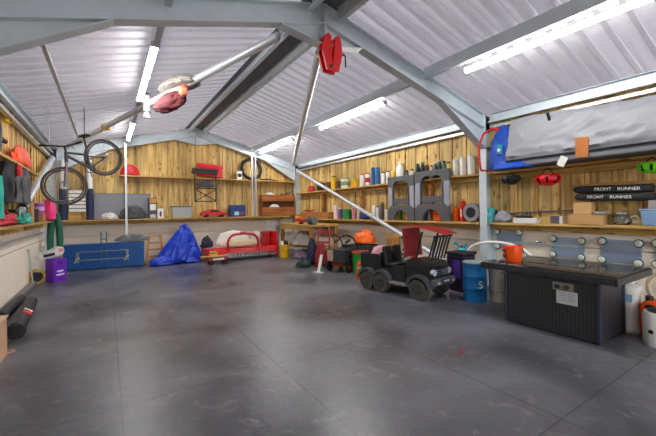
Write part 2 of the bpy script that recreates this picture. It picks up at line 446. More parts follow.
# ================================================================== LIGHTS
def emis(strength, col=(1, .98, .95)):
    m = bpy.data.materials.new('led_diffuser'); m.use_nodes = True; nt = m.node_tree; b = nt.nodes['Principled BSDF']
    b.inputs['Base Color'].default_value = (.9, .9, .9, 1); b.inputs['Emission Color'].default_value = (*col, 1); b.inputs['Emission Strength'].default_value = strength
    return m
LED = emis(46.)
def strip(x, y0, y1, z, lab):
    t = thing('strip_light', lab, 'light', (x, (y0+y1)/2, z), 0, 'tube lights under the roof')
    n = y1-y0
    MB().box((0, 0, .03), (.07, n, .03), bev=.006).build('housing', WHITE, t)
    d = MB().prism([(-.036, .015), (-.03, -.018), (-.015, -.03), (.015, -.03), (.03, -.018), (.036, .015)], n-.04).build('diffuser', LED, t)
    for k in (-1, 1): MB().box((0, k*(n/2-.008), 0), (.1, .02, .07), bev=.004).build('end_cap', LGREY, t)
strip(.50, 4.46, 6.78, 3.385, 'glowing tube light right beside the cloth bundle on the roof pipe')
strip(.50, 8.50, 10.6, 3.385, 'short-looking glowing tube light close to the end wall beyond the bundle')
strip(4.36, .9, 3.05, 3.385, 'longest-looking glowing tube light above the grey covered bundle')
strip(4.34, 4.72, 7.0, 3.385, 'glowing tube light just beyond the big rafter above the sawhorses')
strip(4.36, 8.50, 10.9, 3.385, 'glowing tube light on the long wall side closest to the end wall')

# ================================================================== KINDS OF SMALL THINGS
def rbox(x0, x1, ptop, X, d, zb):
    """a box on the long wall: silhouette columns, top row, front face, depth, base height -> loc, width, height"""
    zz = zb+.1; m = P(x0, 220, X=X)
    ya = P(x0, ptop, X=X).y; yb = P(x1, ptop, X=X+d).y
    h = P(x0, ptop, X=X).z-zb
    return Vector((X+d/2, (ya+yb)/2, zb)), max(.03, ya-yb), h
def bbox(x0, x1, ptop, Y, d, zb):
    a = P(x0, ptop, Y=Y+(d if x0 > 125 else 0)); b = P(x1, ptop, Y=Y)
    return Vector(((a.x+b.x)/2, Y+d/2, zb)), b.x-a.x, P((x0+x1)/2, ptop, Y=Y).z-zb
def rcyl(x0, x1, ptop, X, zb):
    c = P((x0+x1)/2, ptop, X=X); return Vector((c.x, c.y, zb)), size(x1-x0, c)/2*.96, c.z-zb
def bcyl(x0, x1, ptop, Y, zb):
    c = P((x0+x1)/2, ptop, Y=Y); return Vector((c.x, c.y, zb)), size(x1-x0, c)/2*.96, c.z-zb

def carton(name, label, loc, rot, w, d, h, mat=CARD, tape=True, group=None, cat='box'):
    t = thing(name, label, cat, loc, rot, group)
    MB().box((0, 0, h/2), (w, d, h), bev=.004).build('body', mat, t)
    if tape:
        MB().box((0, 0, h+.001), (w*.96, .05, .003)).box((-w/2-.001, 0, h*.86), (.003, .05, h*.26)).box((w/2+.001, 0, h*.86), (.003, .05, h*.26)).build('tape', M('#b98d52', .4), t)
    return t
def bottle(name, label, loc, r, h, mat, cap, band=None, cat='bottle', group=None, slim=.5, cone=False):
    if name == 'oil_bottle': h *= .9; r *= 1.08; slim = .62
    t = thing(name, label, cat, loc, random.uniform(0, 1), group)
    k = r*slim
    prof = [(0, 0), (r*.92, 0), (r, .01), (r, h*.66), (r*.93, h*.74), (k, h*.86), (k, h*.9), (0, h*.9)]
    MB().lathe(prof).build('body', mat, t, smooth=True)
    MB().lathe([(0, h*.89), (k*1.25, h*.89), (k*1.2, h*.995), (0, h)], seg=14).build('cap', cap, t, smooth=True)
    if band is not None: MB().lathe([(r*1.012, h*.16), (r*1.012, h*.56)]).build('paper_label', band, t, smooth=True)
    return t
def tin(name, label, loc, r, h, mat, lid, band=None, cat='can', group=None):
    t = thing(name, label, cat, loc, random.uniform(0, 1), group)
    MB().lathe([(0, 0), (r, 0), (r, h*.88), (r*.98, h*.9), (0, h*.9)]).build('body', mat, t, smooth=True)
    MB().lathe([(0, h*.9), (r*.9, h*.9), (r*.92, h*.97), (r*.6, h), (0, h)]).build('lid', lid, t, smooth=True)
    if band is not None: MB().lathe([(r*1.012, h*.25), (r*1.012, h*.62)]).build('paper_label', band, t, smooth=True)
    return t
def jug(name, label, loc, rot, w, d, h, mat, cap, paper=None, cat='jug', group=None):
    t = thing(name, label, cat, loc, rot, group)
    poly = [(-w/2, 0), (w/2, 0), (w/2, h*.66), (w*.3, h*.84), (-w*.02, h*.9), (-w*.36, h*.9), (-w/2, h*.78)]
    m = MB().prism(poly, d)
    bmesh.ops.bevel(m.bm, geom=m.bm.edges[:], offset=min(w, d)*.12, segments=2, affect='EDGES')
    m.build('body', mat, t, smooth=True)
    MB().tube([(w*.02, 0, h*.88), (w*.06, 0, h*.97), (w*.3, 0, h*.97), (w*.42, 0, h*.86), (w*.44, 0, h*.7)], min(w, d)*.09, 8).build('handle', mat, t, smooth=True)
    MB().cyl((-w*.24, 0, h*.88), (-w*.24, 0, h), min(w, d)*.2).build('cap', cap, t, smooth=True)
    if paper is not None: MB().box((0, -d/2-.001, h*.38), (w*.66, .004, h*.36)).build('paper_label', paper, t)
    return t
def tub(name, label, loc, rot, w, d, h, mat, lid, cat='storage tub', group=None):
    t = thing(name, label, cat, loc, rot, group)
    MB().box((0, 0, h*.45), (w*.95, d*.95, h*.9), bev=.015, taper=.9).build('body', mat, t)
    MB().box((0, 0, h*.95), (w, d, h*.1), bev=.01).build('lid', lid, t)
    return t
def heap(name, label, cat, loc, rot, rad, mat, amp=.3, freq=2.4, seed=1, sharp=False, sub=4, group=None, smooth=True):
    o = MB().heap((0, 0, 0), rad, amp, freq, seed, sub, True, sharp).build(name, mat, None, loc, rot, smooth, 60)
    return tag(o, label, cat, group)

# ================================================================== LONG WALL, FAR BAY
XS = 5.80
# folding sawhorses standing on the lower shelf in front of the upper one
SAWG = M('#55565a', .55); SAWL = M('#9a9ba6', .5)
def sawhorse(y, label, w=.86, h=1.02):
    t = thing('folding_sawhorse', label, 'sawhorse', (5.695, y, ZLOW), ROT_R, 'folded sawhorses leaning on the shelves')
    top = MB().box((0, 0, h-.03), (w, .075, .06), bev=.008)
    top.prism([(-w/2, h-.05), (w/2, h-.05), (w/2, h-.24), (w/2-.17, h-.24), (w/2-.2, h-.16), (w/2-.28, h-.11), (-w/2+.28, h-.11), (-w/2+.2, h-.16), (-w/2+.17, h-.24), (-w/2, h-.24)], .06)
    top.build('top_bar', SAWG, t)
    for k in (-1, 1):
        g = MB().box((k*(w/2-.075), 0, h*.53), (.13, .05, h*.5), bev=.01); g.build('leg', SAWL, t)
        g = MB().box((k*(w/2-.17), -.004, h*.53), (.02, .055, h*.5)); g.build('leg_channel', SAWG, t)
    MB().box((0, 0, h*.43), (w-.34, .035, h*.13), bev=.006).build('shelf_tray', SAWG, t)
    q = []
    for i in range(13): a = PI*i/12; q.append(((w/2-.2)*math.cos(a), .0+h*.235*math.sin(a)))
    arch = [(w/2, 0), (w/2, h*.24), (w/2-.1, h*.34), (-w/2+.1, h*.34), (-w/2, h*.24), (-w/2, 0), (-w/2+.2, 0)]+q[::-1][1:-1]+[(w/2-.2, 0)]
    MB().prism(arch, .06).build('foot_arch', SAWG, t)
    return t
sawhorse(5.70, 'dark grey folded plastic sawhorse farther from the steel column', .83)
sawhorse(4.81, 'dark grey folded plastic sawhorse nearer the steel column', .90, 1.06)
# containers
UG = 'containers on the upper shelf of the long wall'; LG = 'containers on the lower shelf of the long wall'
heap('tool_bag', 'crumpled red bag at the far corner of the upper long shelf', 'bag', P(311, 185, X=5.87), ROT_R, (.15, .09, .2), RED, seed=3).location.z = ZUP
t = thing('tool_case', 'black rounded hard case on the upper shelf beside the red bag', 'case', (5.87, P(321, 185, X=5.87).y, ZUP), ROT_R)
MB().box((0, 0, .13), (.26, .2, .26), bev=.05).build('body', BLACK, t, smooth=True); MB().tube([(-.07, 0, .25), (-.06, 0, .3), (.06, 0, .3), (.07, 0, .25)], .012).build('handle', DGREY, t)
def U(x0, x1, top, X=5.87): return rcyl(x0, x1, top, X, ZUP)
def Lo(x0, x1, top, X=5.87): return rcyl(x0, x1, top, X, ZLOW)
l, w, h = rbox(325.5, 331, 182, 5.80, .16, ZUP); carton('wooden_box', 'small brown wooden box beside the black hard case', l, ROT_R, w, .16, h, M('#8d6238', .7), False)
tin('paint_tin', 'squat yellow tin on the upper shelf behind the small brown box', *U(331, 336.5, 176), YELLOW, M('#7c5b1c'))
tin('paint_tin', 'small dark grey tin between yellow tin and green-lidded tub', *U(336.5, 340.5, 181), DGREY, BLACK)
tin('plastic_tub', 'round white tub with a green lid on the upper long shelf', *U(341, 349.5, 178), WHITE, M('#6f8f4a'), M('#86a35a'))
l, w, h = rbox(350.5, 359, 179, 5.80, .17, ZUP); tub('plastic_tray', 'yellow plastic tray with lid on the upper long shelf', l, ROT_R, w, .17, h, YELLOW, M('#d8c04a'), 'tray')
tin('spray_can', 'white can with an orange-red lid beside the yellow tray', *U(359.5, 364.5, 174), WHITE, M('#d9562b'), None)
tin('spray_can', 'red and white banded can next to two tall blue cartons', *U(365, 370, 173), WHITE, RED, RED)
for x0, x1, lb in ((371, 375, 'tall blue carton next to the red and white banded can'), (375.5, 380, 'tall blue carton next to the dark-lidded white jars')):
    l, w, h = rbox(x0, x1, 167.5, 5.82, .09, ZUP); carton('blue_carton', lb, l, ROT_R, w, .09, h, M('#1c6fb4', .5), False)
tin('glass_jar', 'white jar with dark lid next to the blue cartons', *U(381, 385, 172), WHITE, BLACK, cat='jar')
tin('glass_jar', 'white jar with dark lid just before the farther sawhorse', *U(385.8, 390, 171), WHITE, DGREY, M('#c7c9cc'), cat='jar')
tin('paint_tin', 'small yellow tin above the farther sawhorse beside a white bottle', *U(390.8, 395.5, 171), YELLOW, WHITE)
bottle('cleaner_bottle', 'large white bottle on the upper shelf above the farther sawhorse', *U(396, 404, 162), WHITE, WHITE)
for a, b_, tp, m1, m2, lb in (
    (405, 408.5, 169, M('#41506a'), BLACK, 'small slate blue bottle with black cap above the farther sawhorse'),
    (410, 414, 168, M('#c9ccce'), BLACK, 'small grey bottle with black cap between the two sawhorse tops'),
    (415.5, 420, 162, BLACK, DGREY, 'black bottle at the start of the dark cluster above the nearer sawhorse'),
    (420.3, 424.5, 160, M('#22282c'), TEAL, 'black bottle with teal cap above the nearer sawhorse'),
    (425, 429, 161.5, M('#2d2b2a'), YELLOW, 'black bottle with yellow cap above the nearer sawhorse'),
    (429.5, 433, 164, M('#d4b7a8'), RED, 'pale pink bottle with red cap above the nearer sawhorse'),
    (433.5, 437, 160, M('#2f5d63'), WHITE, 'dark teal bottle with white cap above the nearer sawhorse'),
    (437.3, 441.5, 158, M('#2a2b2e'), LGREY, 'tallest black bottle with grey cap above the nearer sawhorse'),
    (442, 446, 159, M('#3b6f4a'), BLACK, 'dark green bottle with black cap above the nearer sawhorse'),
    (446.5, 450.5, 160, M('#c8b43a'), BLACK, 'mustard yellow bottle with black cap beside the white jugs')):
    bottle('oil_bottle', lb, *U(a, b_, tp), m1, m2, group=UG)
for i, (a, b_, tp, lb) in enumerate(((452.5, 459, 157, 'white plastic jug closest to the yellow bottle, farthest from column'), (459.5, 466.5, 155, 'white plastic jug in the middle of three by the column'), (467, 475, 153, 'white plastic jug directly against the steel column'))):
    l, w, h = rbox(a, b_, tp, 5.80, .14, ZUP); jug('white_jug', lb, l, ROT_R, w, .14, h, WHITE, M('#d8d8d8'), None, group='white jugs by the column')
# lower shelf
l, w, h = rbox(333.5, 338, 205, 5.78, .08, ZLOW); carton('slim_carton', 'tall white and pink carton at the far end of the lower shelf row', l, ROT_R, w, .08, h, M('#ead7dc', .6), False)
tin('paint_tin', 'purple tin between white-pink carton and green tub', *Lo(338.3, 342, 208), M('#7b4a8e'), WHITE)
tin('plastic_tub', 'wide bright green tub on the lower long shelf', *Lo(342.3, 351.5, 209, 5.88), GREEN, M('#1f9a4f'), None)
bottle('cleaner_bottle', 'pink bottle with white cap beside the green tub', *Lo(352, 356.5, 206.5), M('#dd8aa4'), WHITE)
bottle('cleaner_bottle', 'narrow white bottle beside a blue cloth roll', *Lo(357, 360, 205), WHITE, WHITE)
c = P(365.5, 214, X=5.86)
o = MB().tube([(-.2, .0, .075), (-.1, .01, .08), (.02, -.01, .07), (.2, 0, .075)], [.05, .075, .07, .05], 14).build('cloth_roll', M('#2a4fa8', .8, bump=.4), None, (5.86, c.y, ZLOW), ROT_R, True); tag(o, 'rolled royal blue cloth lying on the lower long shelf', 'cloth')
tin('spray_can', 'white spray can with yellow cap on the lower long shelf', *Lo(372, 375.8, 203.5), WHITE, YELLOW)
tin('spray_can', 'second white spray can, grey cap, behind yellow-capped one', *Lo(376, 379, 206), M('#d5d6d8'), DGREY)
tin('spray_can', 'tall dark grey spray can before the farther sawhorse', *Lo(380, 384, 202), DGREY, M('#8b7a38'))
tin('glass_jar', 'short cream jar beside the tall dark grey spray can', *Lo(384.4, 388.4, 208), OFFWHITE, BROWNY, cat='jar')
for a, b_, tp, m1, m2, lb in (
    (396.5, 399.3, 208, M('#b4b53b'), BLACK, 'lime yellow bottle under the arch of the farther sawhorse'),
    (399.6, 402.6, 207, M('#2d7e54'), WHITE, 'green bottle under the arch of the farther sawhorse'),
    (402.9, 405.6, 208, M('#d2ac2c'), BLACK, 'amber yellow bottle under the arch of the farther sawhorse'),
    (424, 427.2, 207, M('#2b3f78'), BLACK, 'navy bottle under the arch of the nearer sawhorse'),
    (427.6, 431.4, 207.5, M('#a9bede'), WHITE, 'pale blue bottle under the arch of the nearer sawhorse')):
    bottle('oil_bottle', lb, *Lo(a, b_, tp), m1, m2, group=LG)
heap('crumpled_bag', 'crumpled salmon pink plastic bag under the farther sawhorse', 'bag', (5.87, P(411, 212, X=5.87).y, ZLOW), ROT_R, (.16, .1, .2), M('#ec9a84', .5), seed=6)
l, w, h = rbox(432.5, 444.5, 208, 5.79, .15, ZLOW)
t = thing('orange_case', 'orange plastic carry case under the nearer sawhorse', 'case', l, ROT_R)
MB().box((0, 0, h*.46), (w, .15, h*.9), bev=.02).build('body', ORANGE, t); MB().box((0, 0, h*.5), (w*1.02, .16, .02)).build('seam', M('#a33c08'), t); MB().tube([(-w*.25, 0, h*.88), (-w*.22, 0, h*1.04), (w*.22, 0, h*1.04), (w*.25, 0, h*.88)], .013).build('handle', M('#b8480c'), t)
l, w, h = rbox(453, 460, 206, 5.78, .16, ZLOW); jug('fuel_can', 'orange plastic fuel can on the lower shelf beside a red one', l, ROT_R, w, .16, h, ORANGE, BLACK, None, 'fuel can')
l, w, h = rbox(460.2, 466.4, 199, 5.78, .16, ZLOW); jug('fuel_can', 'red plastic fuel can with a white paper label', l, ROT_R, w, .16, h, M('#d4231f', .4), BLACK, WHITE, 'fuel can')
l, w, h = rbox(469.6, 476, 203, 5.80, .15, ZLOW)
t = thing('reel_drum', 'grey round drum reel against the steel column', 'reel', l, ROT_R)
MB().cyl((0, -.07, h/2), (0, .07, h/2), h*.48, seg=28).build('drum', M('#8d9197', .45, .3), t, smooth=True); MB().cyl((0, -.078, h/2), (0, -.07, h/2), h*.28, seg=24).build('hub', BLACK, t, smooth=True); MB().box((0, 0, .012), (w*.9, .12, .024)).build('foot', DGREY, t)
# long wooden tool trough at the far end of the lower shelf
l, w, h = rbox(300.5, 333, 212.5, 5.70, .2, ZLOW)
t = thing('wooden_trough', 'long low brown wooden trough at the far end of the lower shelf', 'trough', l, ROT_R)
MB().box((0, -.09, h/2), (w, .02, h)).build('front_board', BROWNY, t); MB().box((0, .09, h/2), (w, .02, h)).build('back_board', BROWNY, t); MB().box((0, 0, .01), (w, .16, .02)).build('bottom_board', BROWNY, t)
for k in (-1, 1): MB().box((k*(w/2-.01), 0, h/2), (.02, .16, h)).build('end_board', BROWNY, t)
# saw lying above the trough
c = P(309, 208, X=5.86)
t = thing('hand_saw', 'red-handled saw lying slanted over the brown trough', 'saw', (5.80, c.y, ZLOW+h+.005), (0, .12, ROT_R))
MB().prism([(-.3, .0), (.25, .02), (.25, .10), (-.3, .05)], .01).build('blade', M('#a8443f', .5), t); MB().tube([(.25, 0, .02), (.36, 0, .01), (.40, 0, .08), (.34, 0, .13), (.25, 0, .10)], .018).build('handle', RED, t)

# ================================================================== LONG WALL, NEAR BAY
# big grey cover on the upper shelf
def cover_bag():
    t = thing('roof_tent_cover', 'huge grey fabric cover bundle with black base band on the upper shelf', 'cover', (5.70, 2.05, ZUP), ROT_R)
    x0, x1 = -1.03, 2.1          # far end (left in local x) towards the near end
    n = 90
    k = 15*4+3
    m = MB(); bm = m.bm; grid = []
    for i in range(n+1):
        u = i/n; x = x0+(x1-x0)*u; row = []
        ht = .80-.20*u+.0
        dp = .27
        sh = min(1, u/.025)
        pr = [(-dp, .10), (-dp-.012, .16), (-dp+.015, .28), (-dp+.04, .42), (-dp+.075, ht*.76), (-dp+.13, ht*.92), (-dp+.20, ht), (0, ht+.02), (dp*.4, ht), (dp*.75, ht*.9), (dp*.95, ht*.7), (dp, ht*.5), (dp, .3), (dp, .16), (dp, .1), (0, .1)]
        pq = []
        for j in range(16):
            p0, p1 = pr[j], pr[(j+1) % 16]
            for s_ in range(4): pq.append((p0[0]+(p1[0]-p0[0])*s_/4, p0[1]+(p1[1]-p0[1])*s_/4))
        for j, (yy, zz) in enumerate(pq):
            q = Vector((x*2.1, zz*4, yy*4)); f = noise.noise(q*1.3)*.6+abs(noise.noise(q*Vector((1.9, 1.9, 1.9)) if False else q*2.3))*.7
            rg = noise.noise(Vector((x*2.2+zz*2.5, zz*5-x*1.2, 3.3))); rg = max(0, .35-abs(rg))*1.6; r2 = noise.noise(Vector((x*4-zz*6, zz*3+x*3, 9.1))); r2 = max(0, .25-abs(r2))
            a = (.016*f+.05*rg+.06*r2) if 3 < j < 48 else 0
            row.append(bm.verts.new((x+(.03*noise.noise(q) if 0 < i < n else 0)+(.05*(zz/.8) if i == 0 else 0), yy-a, .04+(zz-.04)*(.93+.07*sh)+a*.5)))
        grid.append(row)
    for i in range(n):
        for j in range(k+1):
            a, b_ = grid[i], grid[i+1]; jj = (j+1) % (k+1)
            bm.faces.new((a[j], a[jj], b_[jj], b_[j]))
    bm.faces.new(grid[0]); bm.faces.new(grid[-1][::-1])
    m.build('cover', M('#8d8f95', .5, 0, .16, 4., .35), t, smooth=True, angle=50)
    MB().box(((x0+x1)/2, 0, .055), (x1-x0-.02, .545, .09), bev=.02).build('base_band', M('#74767d', .7), t)
    MB().tube([(x0+.01, -.288, .105), (.3, -.29, .112), (x1, -.29, .105)], .013).build('piping', BLACK, t)
    MB().box((-.42, -.19, .70), (.03, .03, .12), (.5, 0, 0)).build('strap', BLACK, t)
    lg = MB()
    for i in range(4): lg.box((-.86+.035*i, -.232-.0, .40+.028*i), (.05, .012, .018), (.25, -.75, 0))
    lg.box((-.86, -.236, .35), (.09, .012, .03), (.2, -.7, 0)); lg.build('logo', M('#33353a', .6), t)
    MB().box((.04, -.305, .16), (.15, .012, .27), (.1, .05, 0), bev=.003).build('orange_card_flap', M('#b9713a', .7), t)
    MB().box((-.20, -.30, .0), (.10, .01, .14), (.1, .5, 0)).build('white_tag', WHITE, t)
cover_bag()
# blue bag beside it
b = thing('blue_bag', 'bright blue slumped bag squeezed between the column and the grey cover', 'bag', (5.76, 3.29, ZUP), ROT_R)
m = MB(); m.heap((0, 0, 0), (.24, .16, .66), .16, 2.6, 5, 4, True, True); m.build('sack', M('#0f4fc0', .5, 0, .1, 6, .2), b, smooth=True, angle=60)
MB().box((.03, -.19, .34), (.10, .02, .16), (.1, .1, .0), bev=.006).build('teal_panel', M('#1793b8', .5), b)
MB().box((.02, -.202, .33), (.05, .006, .05), (.1, .6, 0)).build('white_mark', WHITE, b); MB().heap((.30, -.30, -.02), (.30, .05, .13), .3, 3, 8, 4, True, True).build('loose_flap', M('#0f4fc0', .5, 0, .1, 6, .2), b, smooth=True)
o = MB().tube([(5.54, 3.24, 2.72), (5.53, 3.36, 2.76), (5.52, 3.52, 2.70), (5.51, 3.60, 2.52), (5.51, 3.60, 2.30), (5.51, 3.58, 2.12), (5.57, 3.60, 2.07), (5.66, 3.59, 2.075), (5.76, 3.595, 2.07)], .018, 10).build('red_hose', M('#d3182c', .35), smooth=True); tag(o, 'red hose loop bulging past the steel column', 'hose')
# helmets hung under the shelf
def helmet(px, py, rx, colour, label, turn=0.):
    c = P(px, py, X=5.70); t = thing('cycle_helmet', label, 'helmet', c, ROT_R+turn, 'helmets hung under the shelf')
    r = size(rx, c)
    m = MB(); bm = m.bm; bmesh.ops.create_uvsphere(bm, u_segments=28, v_segments=16, radius=1.)
    for v in bm.verts: v.co = Vector((v.co.x*r, v.co.y*r*.72, v.co.z*r*.62*(1+.05*math.sin(v.co.x*6))))
    kill = [f for f in bm.faces if f.calc_center_median().z > r*.30]
    bmesh.ops.delete(bm, geom=kill, context='FACES')
    vents = []
    for f in bm.faces:
        c_ = f.calc_center_median(); u = math.atan2(c_.y/.72, c_.x)
        if -.42*r < c_.z < .14*r and (math.degrees(u) % 45) < 15: vents.append(f)
    bmesh.ops.delete(bm, geom=vents, context='FACES')
    bmesh.ops.solidify(bm, geom=bm.faces[:], thickness=r*.07)
    m.build('shell', colour, t, smooth=True)
    m = MB(); m.ball((0, 0, 0), (r*.9, r*.62, r*.52), 3)
    bmesh.ops.delete(m.bm, geom=[v for v in m.bm.verts if v.co.z > r*.27], context='VERTS')
    m.build('liner', BLACK, t, smooth=True)
    zt = ZUP-.04-c.z
    MB().tube([(-r*.5, 0, r*.25), (-r*.15, 0, zt-.02), (0, 0, zt), (r*.15, 0, zt-.02), (r*.5, 0, r*.25)], .008, 8).build('hanging_strap', BLACK, t)
helmet(511, 179, 9.5, M('#2c2d31', .45), 'black vented cycle helmet hung beside the steel column')
helmet(547.5, 178.5, 12, M('#dd1220', .35), 'red vented cycle helmet hung under the grey cover', .2)
helmet(652, 166, 12, M('#6fe01b', .35), 'lime green vented cycle helmet hung under the shelf')
# lower shelf, near bay
l, w, h = rbox(485.5, 494, 208, 5.78, .1, ZLOW)
t = carton('teal_carton', 'small teal carton with white squiggle right by the column', l, ROT_R, w+.03, .1, h, M('#45b3b5', .6), False)
MB().tube([(-.05, -.052, h*.5), (-.02, -.052, h*.7), (0, -.052, h*.4), (.03, -.052, h*.65), (.05, -.052, h*.5)], .006, 6).build('white_mark', WHITE, t)
c = P(492.3, 204, X=5.9)
t = thing('lamp_head', 'black rounded lamp head propped on the shelf behind the teal carton', 'lamp', (5.93, c.y-.04, ZLOW), ROT_R)
MB().cyl((0, 0, 0), (0, 0, .02), .035).build('base', BLACK, t); MB().cyl((0, 0, .018), (0, 0, .12), .012).build('stem', BLACK, t); MB().ball((0, 0, .17), (.05, .05, .06), 3).build('head', M('#26272a', .4), t, smooth=True)
heap('grey_bag', 'crumpled pale grey plastic bag on the lower shelf by the teal carton', 'bag', (5.86, P(503, 215, X=5.86).y, ZLOW), ROT_R, (.135, .10, .17), M('#8f9196', .5, bump=.3), seed=9, sharp=True)
l, w, h = rbox(513, 541, 218, 5.76, .18, ZLOW); carton('white_carton', 'flat white carton on the lower shelf carrying black fittings', l, ROT_R, w, .18, h, M('#dcdcda', .6), True); zt = ZLOW+h
for k, (px, lb) in enumerate(((520, 'black metal fitting with loop on the flat white carton, nearer the column'), (528.5, 'black metal fitting with loop on the flat white carton, nearer the grey bricks'))):
    c = P(px, 214, X=5.84); t = thing('metal_fitting', lb, 'fitting', (5.84, c.y, zt), ROT_R, 'black fittings on white carton')
    MB().box((0, 0, .02), (.11, .08, .04), bev=.008).build('base', BLACK, t); MB().torus((0, 0, .062), .034, .009, seg=20, sg=6).build('loop', DARKSTEEL, t, smooth=True)
l, w, h = rbox(549.5, 567, 216, 5.77, .16, ZLOW)
t = thing('paver_pack', 'pack of dark grey slats with a pale end on the lower shelf', 'pack', l, ROT_R)
for i in range(5): MB().box((-w*.12, 0, h*(i+.5)/5), (w*.7, .15, h/5*.86), bev=.004).build('slat', M('#5d5c66', .7), t)
MB().box((w*.36, 0, h/2), (w*.22, .15, h), bev=.006).build('end_block', M('#cfcac4', .7), t)
o = MB().box((0, 0, .012), (1.15, .035, .024), bev=.004).build('grey_bar', M('#55575c', .5, .4), None, (5.95, 2.74, ZLOW+.175), (0, -.05, ROT_R)); tag(o, 'long dark grey flat bar resting over cartons on the lower shelf', 'bar')
l, w, h = rbox(568.5, 609, 214.5, 5.74, .2, ZLOW)
carton('cardboard_box', 'larger lower cardboard box on the shelf under the black bags', l, ROT_R, w, .2, h, CARD); zb = ZLOW+h
t = thing('plastic_sheet', 'crumpled clear plastic sheet draped over the larger cardboard box', 'sheet', (5.81, l.y-.17, zb+.006), ROT_R)
m = MB(); m.heap((.0, 0, 0), (w*.2, .08, .03), .5, 5, 4, 4, True, True); m.build('sheet', CLEARPL, t, smooth=True)
l2, w2, h2 = rbox(573, 599, 203, 5.76, .14, zb)
carton('cardboard_box', 'smaller cardboard box on top of the larger one, directly under the black bags', l2+Vector((0, .02, .003)), ROT_R, w2*.82, .14, h2, M('#c9a06c', .8, var=.08))
ztop = zb+h2+.003
# glass jug lying on the shelf
c = P(622, 217, X=5.86)
t = thing('glass_jug', 'clear glass jug with handle between cardboard box and pale blue tub', 'jug', (5.86, c.y, ZLOW), ROT_R)
MB().lathe([(0, 0), (.055, 0), (.085, .03), (.09, .07), (.07, .11), (.05, .13), (.055, .15), (.05, .15), (.045, .13), (.065, .105), (.084, .07), (.08, .035), (.05, .006), (0, .006)], seg=24, sx=1.2, sy=1).build('bowl', GLASS, t, smooth=True)
MB().torus((.135, 0, .08), .042, .010, seg=20, sg=8).build('handle', CLEARPL, t, smooth=True)
MB().cyl((0, 0, .15), (0, 0, .165), .056).build('lid', LGREY, t, smooth=True)
y0, y1 = P(635, 215, X=5.75).y, 1.06
t = tub('storage_tub', 'pale blue plastic tub with lid at the near end of the lower shelf', (5.85, (y0+y1)/2-.03, ZLOW), ROT_R, .5, .19, P(640, 209, X=5.75).z-ZLOW, M('#7f9fc4', .45), M('#93acc9', .45)); zt2 = P(640, 209, X=5.75).z
carton('grey_carton', 'small grey carton standing on the pale blue tub', (5.84, 1.32, zt2+.003), ROT_R, .24, .14, .105, M('#9b9794', .7), False)
# two black bags with white lettering, one over the other
def softbag(z, label, xo, txt2=False):
    t = thing('black_bag', label, 'bag', (5.83, 1.80+xo, z), (0, .032, ROT_R))
    n = 26; m = MB(); pts = []; rs = []
    m.box((0, 0, .053), (.86, .13, .105), bev=.04); m.build('sleeve', M('#1b1c21', .6, bump=.2), t, smooth=True)
    MB().tube([(-.42, 0, .053), (-.45, 0, .053), (-.475, 0, .055)], [.05, .038, .015], 10).build('tip', M('#1b1c21', .6), t, smooth=True)
    MB().tube([(-.40, -.066, .088), (0, -.066, .088), (.40, -.066, .088)], .0035, 6).build('zip', DGREY, t)
    tx = -.04 if txt2 else .06
    lettering('FRONT', .06, WHITE, t, (tx-.155, -.066, .052), FRONT); lettering('RUNNER', .06, WHITE, t, (tx+.125, -.066, .052), FRONT)
softbag(ztop+.014, 'lower of two long black bags with white lettering above the cardboard boxes', 0, True)
softbag(ztop+.124, 'upper of two long black bags with white lettering above the cardboard boxes', .015)
# plates with four knobs on the concrete
KNOB = M('#d9d6c6', .25, .2); KN2 = M('#47788a', .25, .6)
PLATE = M('#a6bad6', .3, .6, .12, 3)
def plate(xa, xb, ya, yb, label, tilt=0.):
    c = P((xa+xb)/2, (ya+yb)/2, X=XR-.05); a = P(xa, ya, X=XR-.05); b_ = P(xb, ya, X=XR-.05)
    w = a.y-b_.y; h = abs(P(xa, ya, X=XR-.05).z-P(xa, yb, X=XR-.05).z)
    t = thing('knobbed_plate', label, 'plate', (XR-.003, c.y, c.z), (0, tilt, ROT_R), 'knobbed metal plates on the concrete')
    MB().box((0, -.012, 0), (w+.05, .012, h+.06), bev=.004).build('plate', PLATE, t)
    for i in (-1, 1):
        for j in (-1, 1):
            k = MB().lathe([(.028, 0), (.031, .026), (.042, .03), (.044, .052), (.03, .071), (0, .078)], (i*w/2, -.018, j*h/2), 18, m=Matrix.Rotation(PI/2, 4, 'X')).build('knob', KNOB, t, smooth=True)
            r = MB().torus((0, 0, 0), .042, .016, seg=20, sg=8).build('collar', KN2, k, smooth=True); r.location = (i*w/2, -.048, j*h/2)
plate(497, 519, 232.5, 247, 'shiny four-knobbed plate on the concrete behind the orange bucket')
plate(552.5, 581, 240, 255.5, 'shiny four-knobbed plate second from the orange bucket', .03)
plate(601.5, 638, 242.5, 261, 'shiny four-knobbed plate third from the orange bucket', .02)
plate(656, 699, 245, 266, 'shiny four-knobbed plate cut off at the edge beyond the third')
c = P(540, 243.5, X=XR-.03)
t = thing('chrome_bracket', 'small chrome bracket on the concrete between two knobbed plates', 'bracket', (XR-.003, c.y, c.z), ROT_R)
MB().box((0, -.006, 0), (.16, .012, .03), bev=.004).build('bar', CHROME, t); MB().tube([(-.06, -.01, .01), (-.04, -.05, .03), (.04, -.05, .03), (.06, -.01, .01)], .01).build('loop', CHROME, t, smooth=True)

# ================================================================== END WALL
YS = 11.08
